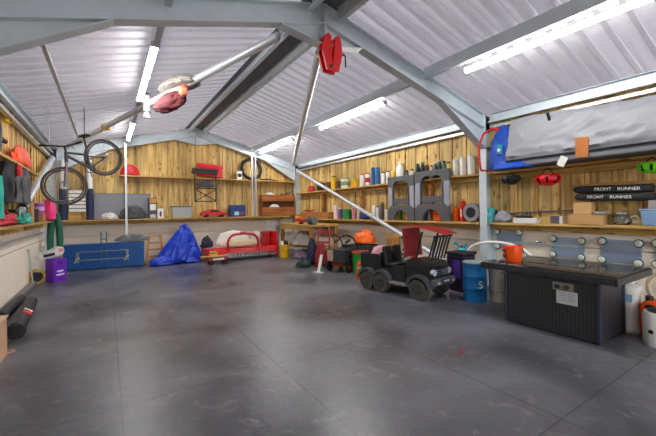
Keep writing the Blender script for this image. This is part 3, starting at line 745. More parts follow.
# things on the lower shelf
l, w, h = bbox(67.8, 81, 212.3, 10.98, .2, ZBL); o = MB().box((0, 0, h/2), (w, .2, h), bev=.006).build('timber_block', TIMBER_X, None, l); tag(o, 'pale timber block under the white slatted crate', 'block')
l, w, h2 = bbox(68.5, 85.5, 190, 10.98, .2, ZBL+h+.003)
t = thing('slatted_crate', 'white slatted crate standing on a timber block behind the bike wheel', 'crate', l)
for i in range(6): MB().box((0, -.09, h2*(i+.5)/6), (w, .014, h2/6*.78)).build('slat', WHITE, t)
MB().box((0, .06, h2/2), (w*.96, .06, h2)).build('back_panel', M('#3d3f48'), t)
for k in (-1, 1): MB().box((k*(w/2-.02), -.02, h2/2), (.035, .12, h2*.98)).build('upright', M('#3d3f48'), t)
for px, lb in ((64.5, 'white and navy padded pole nearer the corner, behind the bike'), (89.5, 'white and navy padded pole beside the big grey board')):
    c = P(px, 190, Y=11.02 if px < 70 else 10.98); t = thing('padded_pole', lb, 'pole', (c.x-.03 if px < 70 else c.x, 11.0 if px > 70 else 11.0, ZBL), 0, 'padded poles on the end shelf')
    h = P(px, 160, Y=11.0).z-ZBL
    MB().cyl((0, 0, .0), (0, 0, h*.52), .075, .085, 18).build('navy_sleeve', M('#1d2850', .6), t, smooth=True); MB().cyl((0, 0, h*.521), (0, 0, h), .07, .062, 18).build('white_sleeve', M('#dcdde2', .4), t, smooth=True)
l, w, h = bbox(94, 151, 193.5, 11.2, .05, ZBL); t = thing('grey_board', 'large flat grey board leaning on the end wall behind crumpled plastic', 'board', l)
MB().box((0, 0, h/2), (w, .03, h), bev=.004).build('sheet', M('#8a8c94', .6, 0, .08, 3), t); MB().box((0, -.018, h-.01), (w, .012, .02)).build('edge_strip', M('#6d6f76'), t)
def onb(px, py=215, Y=YS): c = P(px, py, Y=Y); return Vector((c.x, Y, ZBL))
heap('crumpled_plastic', 'crumpled white plastic in front of the grey board', 'plastic', onb(109, 215, 11.06), 0, (.19, .09, .15), M('#cfcbc9', .5, bump=.3), seed=12, sharp=True)
heap('black_sheeting', 'crumpled black sheeting in front of the grey board', 'sheeting', onb(133, 215, 11.06), 0, (.31, .11, .30), M('#3b3e40', .5, bump=.3), seed=14, sharp=True)
l, w, h = bbox(147.5, 156.5, 198, 11.0, .18, ZBL)
t = thing('tall_carton', 'tall dark carton with orange top and white label on end shelf', 'box', l)
MB().box((0, 0, h/2), (w, .18, h), bev=.004).build('body', M('#43434c'), t); MB().box((w*.06, -.093, h*.86), (w*.8, .004, h*.22)).build('orange_panel', M('#c98a3a'), t); MB().box((w*.06, -.093, h*.55), (w*.7, .004, h*.3)).build('paper_label', WHITE, t); MB().box((w*.06, -.093, h*.12), (w*.7, .004, h*.16)).build('lower_label', M('#b9bac4'), t)
l, w, h = bbox(157, 163.5, 208.5, 11.0, .14, ZBL)
t = carton('white_carton', 'small white carton with red mark beside the tall dark carton', l, 0, w, .14, h, WHITE, False); MB().ball((0, -.071, h*.45), (w*.2, .004, h*.3), 2).build('red_mark', M('#8c2a2a'), t)
l, w, h = bbox(170, 193, 206, 10.96, .26, ZBL); tub('clear_tub', 'see-through plastic tub with dark lid on the end shelf', l, 0, w, .26, h, M('#bfc3c4', .3, trans=.35), M('#55585a'))
c = onb(213.5)
t = thing('toy_car', 'low red and black toy car on the end shelf', 'toy car', c+Vector((0, -.02, 0)))
L_ = size(25, c); m = MB().prism([(-L_/2, .05), (L_/2, .05), (L_/2, .13), (L_*.28, .16), (L_*.12, .235), (-L_*.2, .24), (-L_*.38, .17), (-L_/2, .15)], .24); bmesh.ops.bevel(m.bm, geom=m.bm.edges[:], offset=.015, segments=2, affect='EDGES'); m.build('body', M('#d1141c', .3), t, smooth=True)
MB().prism([(-L_*.16, .165), (L_*.2, .165), (L_*.1, .225), (-L_*.13, .23)], .25).build('windows', BLACK, t)
for sx in (-.3, .3):
    for sy in (-1, 1): MB().cyl((sx*L_, sy*.115, .055), (sx*L_, sy*.145, .055), .055, seg=18).build('wheel', RUBBER, t, smooth=True)
l, w, h = bbox(228.5, 245.5, 205, 10.98, .22, ZBL); t = carton('blue_box', 'dark blue box with white print on the end shelf beside the gable post', l, 0, w, .22, h, M('#163f7c', .45), False)
MB().box((-w*.1, -.112, h*.28), (w*.3, .004, h*.3)).build('white_print', M('#bccbdc'), t); MB().box((w*.25, -.112, h*.3), (w*.22, .004, h*.2)).build('red_print', M('#b34b4b'), t)
# brown two tier rack
l, w, h = bbox(253.5, 297, 195, 10.94, .3, ZBL)
l = Vector((l.x+.06, l.y, l.z)); w = min(w-.1, 1.25)
t = thing('wooden_bin_rack', 'brown wooden rack with two open troughs at the corner of the end shelf', 'rack', l)
MB().box((0, .13, h*.5), (w, .02, h)).build('back_panel', M('#7a4a2a', .7), t)
for k in (-1, 1): MB().box((k*(w/2-.012), .0, h*.5), (.024, .24, h)).build('side_panel', TEAKX, t)
for z0, z1, yy in ((.03*h, .42*h, -.13), (.70*h, h, -.10)):
    MB().box((0, yy, (z0+z1)/2), (w-.002, .022, z1-z0), bev=.003).build('front_plank', TEAKX, t); MB().box((0, .01+yy*.0, z0+.012), (w-.05, .22, .02)).build('trough_floor', M('#6d4226', .7), t)
for i in range(11): MB().box((-w/2+.06+i*(w-.12)/10, .112, h*.56), (.04, .012, h*.26)).build('slat', M('#8d5a35', .7), t)
heap('white_cloth', 'white cloth scrap lying in the lower trough of the brown rack', 'cloth', (l.x-.13, l.y-.03, ZBL+h*.42-.03), 0, (.17, .06, .12), WHITE, seed=17)
heap('white_glove', 'small crumpled white glove on top of the brown rack', 'glove', (l.x-.30, l.y+.0, ZBL+h+.002), 0, (.16, .08, .07), M('#d7d5d0', .7), seed=18)
t = thing('hand_sickle', 'thin black curved tool lying on top of the brown rack', 'tool', (l.x+.34, l.y, ZBL+h+.004))
MB().tube([(-.22, 0, .012), (-.1, 0, .02), (.06, 0, .05), (.2, 0, .11)], .012, 8).build('blade', BLACK, t, smooth=True); MB().cyl((.2, 0, .11), (.27, 0, .16), .016).build('handle', DGREY, t)
# upper shelf
def onu(px, py=170, Y=11.14): c = P(px, py, Y=Y); return Vector((c.x, Y, ZBU))
t = thing('red_bag', 'red rucksack-like bag on the upper end shelf near the wheel', 'bag', onu(130))
m = MB(); m.heap((0, 0, 0), (.24, .1, .27), .12, 1.8, 21, 4); m.build('body', M('#c4141d', .5), t, smooth=True); MB().prism([(-.06, .1), (.06, .1), (0, .02)], .02, Matrix.Translation((.03, -.1, .06))).build('flap', M('#e2363a'), t)
l, w, h = bbox(196, 222, 163, 11.04, .2, ZBU); t = thing('red_tool_box', 'bright red long box on the upper end shelf above the black workbench', 'box', l, (0, .07, 0))
MB().box((0, 0, h*.42), (w, .2, h*.62), bev=.01).build('body', M('#d91a28', .4), t); MB().box((0, 0, h*.84), (w*1.02, .21, h*.2), bev=.01).build('lid', M('#e32a36', .4), t)
l, w, h = bbox(236, 242, 171, 11.06, .14, ZBU); t = carton('white_box', 'small white box with black spot beside the black tyre', l, 0, w, .14, h, WHITE, False); MB().cyl((.0, -.073, h*.5), (0, -.07, h*.5), h*.24).build('black_spot', BLACK, t)
c = P(252, 168.5, Y=11.1); R = size(12, c)*.93
t = thing('bike_tyre', 'black bicycle tyre standing on the upper end shelf', 'tyre', (c.x+.01, 11.14, ZBU), (-.12, 0, 0))
MB().torus((0, 0, R+.012), R-.035, .047, seg=44).build('tread', RUBBER, t, smooth=True); MB().torus((0, 0, R+.012), R-.085, .012, seg=44, sg=6).build('rim', M('#55565a', .4, .5), t, smooth=True)
l, w, h = bbox(261, 279, 177, 11.02, .2, ZBU); o = MB().prism([(-w/2, 0), (w/2, 0), (w/2, .02), (w*.1, .05), (-w*.3, .07), (-w/2, .05)], .16).build('black_pad', M('#2c2526', .6), None, l); tag(o, 'flat dark pad lying on the upper end shelf past the tyre', 'pad')
# folded workbench hung from the upper shelf
c = P(205.5, 185, Y=10.93); w = size(25, c)
t = thing('folding_workbench', 'black folding workbench hung on the front of the upper end shelf', 'workbench', (c.x, 10.92, P(205, 202, Y=10.93).z))
h = P(205, 168, Y=10.93).z-P(205, 202, Y=10.93).z
for k, zz in ((0, h-.06), (1, h-.15)): MB().box((-.02*k, -.02, zz), (w, .09, .075), bev=.01).build('jaw', M('#33302e', .6), t)
for k in (-1, 1): MB().beam((k*w*.40, 0, 0), (k*w*.42, 0, h-.08), .04, .035).build('leg', BLACK, t)
MB().beam((-w*.38, 0, .04), (w*.38, 0, h*.36), .025, .025).build('brace', BLACK, t); MB().beam((w*.38, -.02, .04), (-w*.38, -.02, h*.36), .025, .025).build('brace', BLACK, t)
MB().box((0, 0, .02), (w*.84, .03, .03)).build('foot_bar', BLACK, t); MB().tube([(0, .02, h-.04), (0, .05, h+.0), (0, .08, h-.02)], .012).build('hanging_hook', BLACK, t); MB().box((0, 0, h*.4), (w*.84, .03, .035)).build('middle_bar', BLACK, t)
m = MB(); m.heap((0, -.02, h*.44), (w*.36, .05, .17), .25, 2.4, 23, 3); m.build('folded_seat', M('#3a3c40', .7), t, smooth=True)
# on the concrete below the shelf
l, w, h = bbox(265, 276, 220, 11.28, .03, P(270, 231.5, Y=11.28).z); o = MB().box((0, 0, h/2), (w, .03, h), bev=.003).build('white_sheet', WHITE, None, (l.x, 11.30, l.z)); tag(o, 'white sheet fixed to the concrete under the shelf, beside the grey ducting', 'panel')
l, w, h = bbox(279, 290, 221, 11.28, .03, P(285, 232.5, Y=11.28).z)
t = thing('meter_box', 'pale cream meter box on the concrete nearest the corner', 'box', (l.x, 11.26, l.z)); MB().box((0, 0, h/2), (w, .12, h), bev=.006).build('case', M('#dcd6bd', .5), t); MB().box((0, -.063, h/2), (w*.9, .006, h*.9), bev=.002).build('door', M('#e6e1cc', .5), t); MB().cyl((w*.36, -.07, h*.5), (w*.36, -.062, h*.5), .015).build('lock', BLACK, t)
o = MB().box((0, 0, .45), (.11, .09, .9), bev=.01).build('grey_duct', M('#8a8c90', .5), None, (P(277.6, 236, Y=11.24).x, 11.26, .0)); tag(o, 'grey cable duct running up the concrete between two pale boxes', 'duct')
# floor things along the end wall
a = P(63, 272, Z=0); b_ = P(144, 266, Z=0)
ang = math.atan2(b_.y-a.y, b_.x-a.x); Lw = (b_-a).length; hb = P(100, 244, Y=10.45).z
t = thing('blue_steel_chest', 'long low blue steel chest with grey brackets against the end wall', 'chest', ((a.x+b_.x)/2, (a.y+b_.y)/2, 0), ang)
BL = M('#0d4f93', .45, .1, .12, 4)
MB().box((0, .19, hb*.5), (Lw, .36, hb*.94), bev=.008).build('body', BL, t); MB().box((0, .19, hb*.985), (Lw*1.01, .38, .03), bev=.006).build('lid', BL, t)
STG = M('#8a9094', .4, .6)
for z in (hb*.72, hb*.40): MB().tube([(-Lw*.32, -.03, z), (Lw*.3, -.03, z)], .012, 8).build('rail', STG, t)
for x in (-Lw*.33, Lw*.28): 
    MB().box((x, -.02, hb*.5), (.06, .03, hb*.4), bev=.004).build('bracket', STG, t); MB().tube([(x-.06, -.03, hb*.3), (x-.02, -.06, hb*.45), (x+.05, -.05, hb*.5)], .014, 8).build('catch', LGREY, t)
for x in (-.06, .06): MB().box((x-.02, -.025, hb*.85), (.022, .02, hb*1.3)).build('upright', M('#2e5f86', .5, .3), t)
for z in (hb*.4, hb*.6, hb*.9, hb*1.2): MB().box((-.02, -.025, z), (.11, .018, .02)).build('rung', M('#2e5f86', .5, .3), t)
c = P(132, 240, Y=10.6); o = MB().heap((0, 0, 0), (.34, .12, .14), .45, 4.2, 31, 4, True, True).build('grey_netting', M('#6d6e70', .7, bump=.6), None, (c.x, 10.58, hb+.022), 0, True); tag(o, 'crumpled grey netting lying on the blue chest', 'netting')
# step ladder
a = P(154, 262, Z=0)
t = thing('step_ladder', 'small wooden step ladder beside the blue tarp', 'step ladder', (P(155, 262, Y=10.86).x, 10.86, 0), 0)
hl = P(154, 236, Y=10.86).z; LW = M('#c27a30', .5)
for k in (-1, 1):
    MB().beam((k*.22, -.14, 0), (k*.15, .02, hl), .05, .07, (0, 1, 0)).build('stile', LW, t); MB().beam((k*.22, .2, 0), (k*.15, .04, hl-.03), .022, .03, (0, 1, 0)).build('rear_leg', LGREY, t)
for f in (.25, .5, .74): MB().box((0, -.14+.16*f, hl*f), (.42-.13*f, .10, .035)).build('step', LW, t)
MB().box((0, .02, hl+.008), (.36, .14, .03), bev=.005).build('top_step', LW, t)
# blue tarpaulin
c = P(180, 263, Z=0)
t = thing('blue_tarpaulin', 'large crumpled blue tarpaulin heap on the floor by the end wall', 'tarpaulin', (c.x+.02, 10.26, 0), 0)
m = MB(); bm = m.bm; m.heap((0, 0, 0), (.50, .30, .9), .20, 2.1, 41, 5, True, True)
for v in bm.verts:
    k = max(0, min(1, v.co.z/.95)); v.co.x = v.co.x*(1.18-.62*k)+.17*k-.06; v.co.z *= .98
m.build('sheet', M('#0b3cc0', .33, 0, .12, 5, .3), t, smooth=True, angle=50)
MB().heap((-.42, -.1, 0), (.34, .22, .24), .2, 2.2, 44, 4, True, True).heap((.25, -.12, 0), (.25, .2, .42), .22, 2.2, 45, 4, True, True).build('trailing_fold', M('#0b3cc0', .33, 0, .12, 5, .3), t, smooth=True, angle=50)
# red flail mower with sacks
a = P(200, 262, Z=0); b_ = P(281, 257, Z=0)
Lm = 2.12; t = thing('flail_mower', 'wide red flail mower with arched frame under heaped sacks', 'mower', (P(241, 257, Y=10.1).x, 10.15, 0), .0)
RM = M('#cf151d', .35, 0, .1)
def mz(px, py, Y=10.0): return P(px, py, Y=Y).z
m = MB().prism([(-.42, .08), (-.40, .24), (-.22, .33), (.2, .34), (.36, .26), (.40, .08)], Lm-.1, None)
m._x(m.bm.verts[:], Matrix.Rotation(PI/2, 4, 'Z')); m.build('deck', RM, t)
for k, hgt in ((-1, .34), (1, .76)):
    MB().box((k*(Lm/2-.03), .02, hgt/2+.02), (.05, .86, hgt), bev=.01).build('end_plate', RM, t)
MB().box((Lm/2-.2, .12, .56), (.24, .3, .44), bev=.04).build('gearbox_cover', M('#a8151c', .45), t)
MB().box((-Lm/2+.16, -.424, .22), (.22, .012, .14)).build('warning_sticker', YELLOW, t); MB().box((-Lm/2+.14, -.424, .29), (.16, .012, .05)).build('sticker', WHITE, t)
MB().cyl((-.9, -.38, .1), (.98, -.38, .1), .055, seg=16).build('roller', M('#8d8f92', .35, .8), t, smooth=True)
for i in range(14): MB().box((-.58+i*.095, -.45, .145), (.05, .02, .10), (.2, 0, 0), bev=.004).build('flail', M('#b5b7b9', .35, .7), t)
MB().box((.15, -.455, .215), (1.5, .02, .03)).build('bar', M('#9b9da0', .35, .7), t)
MB().tube([(-.42, -.38, .33), (.98, -.38, .33)], .016, 8).build('rail', M('#c44a4a', .4), t)
az = mz(243, 233.5, 9.75); a0 = P(228, 250, Y=9.75).x-t.location.x; a1 = P(259, 250, Y=9.75).x-t.location.x
arch = [(a0, -.36, .28), (a0+.01, -.36, az-.28)]
for i in range(1, 8):
    q = PI/2*i/8; arch.append((a0+.01+.24*(1-math.cos(q)), -.36, az-.28+.26*math.sin(q)))
arch += [(a0+.25, -.36, az-.02), ((a0+a1)/2, -.36, az), (a1-.25, -.36, az-.02)]
for i in range(7, 0, -1):
    q = PI/2*i/8; arch.append((a1-.01-.24*(1-math.cos(q)), -.36, az-.28+.26*math.sin(q)))
arch += [(a1-.01, -.36, az-.28), (a1, -.36, .28)]
MB().tube(arch, .035, 12).build('arch_frame', M('#b8101a', .35), t, smooth=True)
MB().box(((a0+a1)/2, -.36, az+.025), (.18, .05, .03)).build('hook_plate', M('#a31018'), t)
def sack(name, label, cat, px, Y, z, rad, mat, seed, rot=0, **k):
    return heap(name, label, cat, (P(px, 245, Y=Y).x, Y, z), rot, rad, mat, seed=seed, **k)
SK = M('#d8cfc0', .75, 0, .08, 5, .3)
sack('beige_sack', 'long beige sack lying across the red mower behind its arch', 'sack', 241, 10.07, .36, (.60, .145, .21), M('#cdbb9d', .75, 0, .1, 5, .3), 51, .06, amp=.12)
sack('white_sack', 'bulging white sack at the top of the heap on the red mower', 'sack', 233, 10.46, .36, (.52, .15, .42), M('#dedad3', .7, 0, .07, 5, .3), 52, amp=.14)
sack('pale_sack', 'pale sack sloping down behind the arch toward the gearbox', 'sack', 256.5, 10.53, .36, (.17, .1, .36), M('#c9c1b6', .7, 0, .07, 5, .3), 53, amp=.2)
sack('dark_cloth', 'dark navy cloth bunched on the mower beside the blue tarpaulin', 'cloth', 206.5, 10.32, .36, (.17, .12, .30), M('#22263a', .8), 54, amp=.3)
c = P(216, 256, Y=9.35)
t = thing('wooden_board', 'short pale board laid over the small red and black trolley', 'board', (P(216, 257, Y=9.35).x, 9.36, .205)); MB().box((0, 0, .014), (.78, .2, .028), bev=.004).build('plank', TIMBER_X, t)
t = thing('toy_trolley', 'small red and black trolley under a pale board by the mower', 'trolley', (P(218, 260, Y=9.3).x, 9.34, 0))
MB().box((0, 0, .15), (.52, .18, .10), bev=.02).build('body', M('#8e1d20', .4), t); MB().box((0, -.095, .15), (.3, .01, .05)).build('white_stripe', OFFWHITE, t)
for sx in (-1, 1):
    for sy in (-1, 1): MB().cyl((sx*.18, sy*.1-.02, .065), (sx*.18, sy*.1+.02, .065), .065, seg=18).build('wheel', RUBBER, t, smooth=True)
# yellow bucket
l, r, h = bcyl(279.5, 291, 241, 9.95, 0)
t = thing('yellow_bucket', 'yellow bucket with black and white things in it near the corner', 'bucket', (P(284.5, 257.5, Z=0).x, P(284.5, 257.5, Z=0).y, 0)); r = .155; h = .40
MB().lathe([(0, 0), (r*.8, 0), (r, h), (r*1.05, h), (r*1.05, h-.03), (r*.97, h-.03), (r*.78, .02), (0, .02)]).build('pail', M('#efb515', .4), t, smooth=True); MB().tube([(-r, 0, h-.05), (-r*.7, -.16, h-.16), (0, -.22, h-.2), (r*.7, -.16, h-.16), (r, 0, h-.05)], .006, 6).build('handle', DGREY, t)
o = MB().ball((0, 0, .0), (.07, .07, .10), 3).build('black_bottle', BLACK, None, (t.location.x+.05, t.location.y, .425), 0, True); tag(o, 'rounded black container sitting in the yellow bucket', 'container')
o = MB().heap((0, 0, 0), (.05, .06, .14), .2, 2, 61, 3).build('white_rag', WHITE, None, (t.location.x-.08, t.location.y-.02, .36), 0, True); tag(o, 'white rag poking out of the yellow bucket', 'rag')

# ================================================================== LEFT WALL AND CORNER
XLS = -1.19
def onl(px, py, X=XLS, Z=None): return P(px, py, X=X)
t = thing('orange_bag', 'orange lumpy bag on the upper shelf of the near side wall', 'bag', (-1.16, 7.40, 2.167), ROT_L)
m = MB(); m.heap((0, 0, 0), (.70, .085, .30), .2, 2.6, 71, 4); m.build('body', M('#ea4a08', .55, 0, .1, 5, .2), t, smooth=True)
t = thing('bicycle_wheel', 'grey bike wheel lying upright on the upper shelf beside orange bag', 'wheel', (-1.20, 5.95, 2.165), (0, 0, ROT_L))
MB().torus((0, 0, .29), .25, .035, seg=32).build('tyre', M('#3a3b3e'), t, smooth=True); MB().torus((0, 0, .29), .205, .012, seg=32, sg=6).build('rim', LGREY, t, smooth=True); MB().cyl((0, -.04, .29), (0, .04, .29), .025).build('hub', LGREY, t)
m = MB()
for i in range(12): a = 2*PI*i/12; m.cyl((0, 0, .29), (.2*math.cos(a), 0, .29+.2*math.sin(a)), .0025, seg=5)
m.build('spokes', LGREY, t)
t = thing('black_lever', 'long black lever bar sticking out over the upper side shelf', 'lever', (-1.05, 6.15, 2.50), ROT_L); MB().tube([(-.5, 0, 0), (.0, 0, .005), (.62, 0, -.01)], .024, 10).build('bar', BLACK, t); MB().tube([(.4, 0, -.01), (.7, 0, -.01)], .034, 10).build('grip', RUBBER, t)
t.location.x = -1.26
MB().cyl((-.45, 0, 0), (-.45, 0, -.335), .016).build('support', BLACK, t)
t = thing('dial_block', 'small yellow block fixed high on the side wall boards', 'block', (XL+.03, 7.0, 2.86), ROT_L); MB().box((0, -.03, 0), (.2, .06, .12), bev=.02).build('case', M('#e4b71f', .5), t); MB().cyl((0, -.01, 0), (0, .03, 0), .02).build('wall_mount', DGREY, t); MB().cyl((0, -.07, 0), (0, -.06, 0), .04).build('dial', M('#7a5a12'), t)
def garment(label, y, z0, z1, w, mat, seed, X=-1.10, name='hanging_jacket', cat='jacket'):
    t = thing(name, label, cat, (X, y, z0), ROT_L)
    m = MB(); bm = m.bm; n, k = 24, 28; h = z1-z0; rows = []; th = min(.075, w*.42)
    for j in range(n+1):
        f = j/n; row = []
        ww = w*(.62+.38*math.sin(min(1, (1-f)*1.6)*PI/2)) if f > .0 else w
        if f > .72: ww *= 1-(f-.72)*2.9
        for i in range(k):
            a = 2*PI*i/k; q = noise.noise(Vector((math.cos(a)*1.4+seed, math.sin(a)*1.4, f*2.5)))
            fold = 1+.30*q+.14*math.sin(a*6+seed+3*q)*(1-f*.6)
            row.append(bm.verts.new((ww/2*math.cos(a)*fold, th*math.sin(a)*fold, h*f)))
        rows.append(row)
    for A, B in zip(rows, rows[1:]):
        for i in range(k): bm.faces.new((A[i], A[(i+1) % k], B[(i+1) % k], B[i]))
    bm.faces.new(rows[0][::-1]); bm.faces.new(rows[-1]); m.build('cloth', mat, t, smooth=True, angle=70)
    MB().tube([(0, .0, h-.01), (0, .02, h+.03), (0, .04, h+.02)], .006, 6).build('hanging_loop', BLACK, t)
    return t
garment('black jacket hanging under the side shelf over the tangled straps', 6.02, 1.56, 2.10, .40, M('#1d1d22', .8), 1)
garment('dark grey jacket hanging under the side shelf beside the black one', 7.0, 1.58, 2.10, .70, M('#55555a', .85), 2)
garment('turquoise jacket at the edge of view hanging under the side shelf', 5.40, 1.36, 1.86, .45, M('#17a08e', .7), 3)
t = garment('small red pouch hanging in front of the grey jacket', 6.42, 1.95, 2.10, .07, M('#cf1d28', .6), 4, X=-1.04, name='red_pouch', cat='pouch')
# on the lower shelf of the side wall
ZL_ = 1.255
def tangle(name, label, cat, c, rad, r, n, mat, seed):
    rnd = random.Random(seed); pts = []
    for i in range(n):
        a = i*2.4+rnd.uniform(-.5, .5); q = .35+.65*rnd.random()
        pts.append(Vector((rad[0]*q*math.cos(a), rad[1]*q*math.sin(a), r+rad[2]*abs(noise.noise(Vector((i*.7, seed, 0))))*1.6)))
    sm = []
    for i in range(n-1):
        for k in range(5):
            f = k/5; p0 = pts[max(0, i-1)]; p1 = pts[i]; p2 = pts[i+1]; p3 = pts[min(n-1, i+2)]
            sm.append(.5*((2*p1)+(p2-p0)*f+(2*p0-5*p1+4*p2-p3)*f*f+(3*p1-p0-3*p2+p3)*f**3))
    for p in sm: p.z = max(p.z, r)
    o = MB().tube(sm, r, 7).build(name, mat, None, c, ROT_L, True); tag(o, label, cat); return o
tangle('red_strap', 'tangled dark red strap on the lower side shelf under the black jacket', 'strap', (-1.155, 6.05, ZL_), (.46, .115, .22), .024, 40, M('#b5263a', .7), 5)
tangle('green_rope', 'tangled green rope on the lower side shelf beside the red strap', 'rope', (-1.155, 6.90, ZL_), (.34, .14, .20), .02, 36, M('#2f8f78', .7), 6)
heap('teal_bag', 'small teal bag slumped on the lower side shelf edge', 'bag', (-1.16, 7.5, ZL_), ROT_L, (.22, .09, .16), M('#18a9a8', .5, bump=.2), seed=75)
carton('brown_carton', 'tall tan carton on the lower side shelf near the brace', (-1.20, 8.02, ZL_), ROT_L, .30, .16, .36, M('#b98d5c', .8), True)
t = thing('black_case', 'black case beside the tan carton on the side shelf', 'case', (-1.2, 8.42, ZL_), ROT_L); MB().box((0, 0, .13), (.30, .18, .26), bev=.02).build('body', BLACK, t); MB().tube([(-.06, 0, .25), (-.05, 0, .3), (.05, 0, .3), (.06, 0, .25)], .01).build('handle', DGREY, t)
carton('brown_carton', 'flat tan carton under the purple pot near the corner', (-1.2, 9.25, ZL_), ROT_L, .42, .18, .17, M('#a5764a', .8), False)
tin('purple_pot', 'purple pot standing on the flat tan carton near the corner', (-1.19, 9.22, ZL_+.173), .09, .22, M('#8a3aa8', .4), M('#b583c4'), M('#c9a3d6'), 'pot')
heap('brown_cloth', 'tan crumpled cloth on top of the tall tan carton', 'cloth', (-1.2, 8.02, ZL_+.363), ROT_L, (.17, .08, .15), M('#a8764c', .8), seed=77)
heap('pink_bag', 'hot pink and orange pouch hanging near the corner above green trousers', 'pouch', (-1.09, 9.92, ZL_), ROT_L, (.16, .11, .46), M('#e6357e', .6, 0, .3, 3), seed=78, amp=.2)
# green trousers hung on the corner
c = P(55, 235, Y=10.4)
t = thing('green_trousers', 'pair of dark green waders hanging in the corner below the shelf', 'trousers', (P(55, 235, Y=10.2).x, 10.2, .52), .1)
hT = P(55, 216, Y=10.2).z-.52
for k in (-1, 1): MB().tube([(k*.085, 0, 0), (k*.09, -.01, hT*.4), (k*.07, 0, hT*.75), (k*.045, 0, hT)], [.062, .066, .07, .062], 12).build('leg', M('#155c46', .6, 0, .12, 5, .2), t, smooth=True)
MB().box((0, 0, hT+.02), (.2, .12, .12), bev=.03).build('waist', M('#155c46', .6), t)
# purple box with white tool on top
a = P(49, 283.5, Z=0); b_ = P(62, 281, Z=0)
hp = P(55, 259, X=None, Y=(a.y+b_.y)/2).z; wP = (b_-a).length*1.05
t = thing('purple_carton', 'purple upright carton with white print on the floor in the corner', 'box', ((a.x+b_.x)/2, (a.y+b_.y)/2+.12, 0), math.atan2(b_.y-a.y, b_.x-a.x))
MB().box((0, 0, hp/2), (wP, .24, hp), bev=.006).build('body', PURPLE, t)
m = MB()
for z, ww, hh in ((.56, .5, .05), (.50, .34, .04), (.22, .62, .05), (.16, .5, .03)): m.box((0, -.122, hp*(.40+(z-.40)*.45)), (wP*ww, .003, hp*hh), (0, -.06, 0))
m.build('white_print', M('#e6dff0'), t); MB().box((0, -.122, hp*.82), (wP*.35, .003, hp*.14)).build('dark_print', M('#41128a'), t)
px_, py_, pr_ = t.location.x, t.location.y, t.rotation_euler.z
t = thing('white_tool_case', 'white moulded power tool lying across the purple carton', 'tool', (px_-.06, py_, hp+.042), (0, -.12, pr_))
m = MB().prism([(-.28, .0), (.16, .0), (.22, .05), (.22, .16), (.08, .2), (.02, .12), (-.24, .12), (-.30, .07)], .14); bmesh.ops.bevel(m.bm, geom=m.bm.edges[:], offset=.02, segments=2, affect='EDGES'); m.build('body', M('#d8d6d2', .4), t, smooth=True)
MB().box((-.1, -.072, .06), (.22, .01, .06), bev=.004).build('black_grip', BLACK, t); MB().box((.14, -.072, .11), (.09, .01, .07)).build('pink_print', M('#d98a86'), t)
c = P(39.5, 278, Z=.12)
t = thing('hose_reel', 'small yellow and black coiled hose beside the purple carton', 'hose reel', (P(38, 284, Z=0).x-.03, P(38, 284, Z=0).y+.0, 0), .5)
for i in range(3): MB().torus((0, -.03+.03*i, .15), .125, .022, seg=28, sg=8).build('coil', M('#b9962f', .6) if i != 1 else BLACK, t, smooth=True)
MB().cyl((0, -.05, .15), (0, .05, .15), .09).build('hub', BLACK, t)
t = thing('metal_rod', 'thin grey rod leaning on the side wall beside the yellow hose coil', 'rod', (-1.23, 8.75, 0), (.0, -.09, 0)); MB().cyl((0, 0, 0), (0, 0, .72), .012).build('shaft', LGREY, t); MB().box((0, 0, .72), (.03, .2, .03), bev=.006).build('head', LGREY, t)
# two black padded tubes at the foot of the side wall
def padtube(p, q, r, label, red):
    p = Vector(p); q = Vector(q); t = thing('padded_tube', label, 'tube', (p.x, p.y, 0), math.atan2(q.y-p.y, q.x-p.x)); L_ = (q-p).length
    MB().tube([(0, 0, r), (.02, 0, r), (L_*.5, 0, r*.96), (L_-.04, 0, r*.9), (L_, 0, r*.9)], [r*.96, r, r*1.0, r*.9, r*.8], 20).build('body', M('#201f21', .55, bump=.25), t, smooth=True)
    MB().cyl((-.03, 0, r), (.005, 0, r), r*.70, seg=20).build('end_cap', M('#0d0d0f', .35), t, smooth=True)
    MB().torus((.03, 0, r), r*.98, .012, Matrix.Rotation(PI/2, 4, 'Z'), 24, 6).build('rim', BLACK, t, smooth=True)
    if red: MB().box((L_*.36, -r*.62, r*1.74), (.13, .1, .012), (.62, 0, 0)).build('red_label', M('#d2202a'), t); MB().box((L_*.44, -r*.62, r*1.74), (.03, .1, .013), (.62, 0, 0)).build('white_label', WHITE, t)
    return t
a = P(8, 340, Z=0); b_ = P(31, 303, Z=0)
padtube((a.x+.06, a.y, 0), (b_.x+.04, b_.y-.25, 0), .086, 'black padded tube with red label lying on the floor by the side wall', True)
padtube((-1.18, 6.0, 0), (-1.18, 7.3, 0), .072, 'black padded tube lying tight against the side wall behind the labelled one', False)
t = thing('tan_crate', 'tan wooden crate corner at the very edge of view on the floor', 'crate', (-1.03, 4.44, 0), .0)
MB().box((0, 0, .19), (.34, .42, .38), bev=.006).build('body', M('#c7a07e', .8), t); MB().box((0, 0, .385), (.36, .44, .02)).build('lid', M('#d0ab88', .8), t)
c = P(9, 353, Z=0); o = MB().torus((0, 0, .012), .04, .01, Matrix.Rotation(PI/2, 4, 'X') , 20, 6).build('rope_ring', M('#b98d78', .7), None, (c.x, c.y, 0), 0, True); tag(o, 'small pinkish rope ring lying on the floor by the tan crate', 'ring')

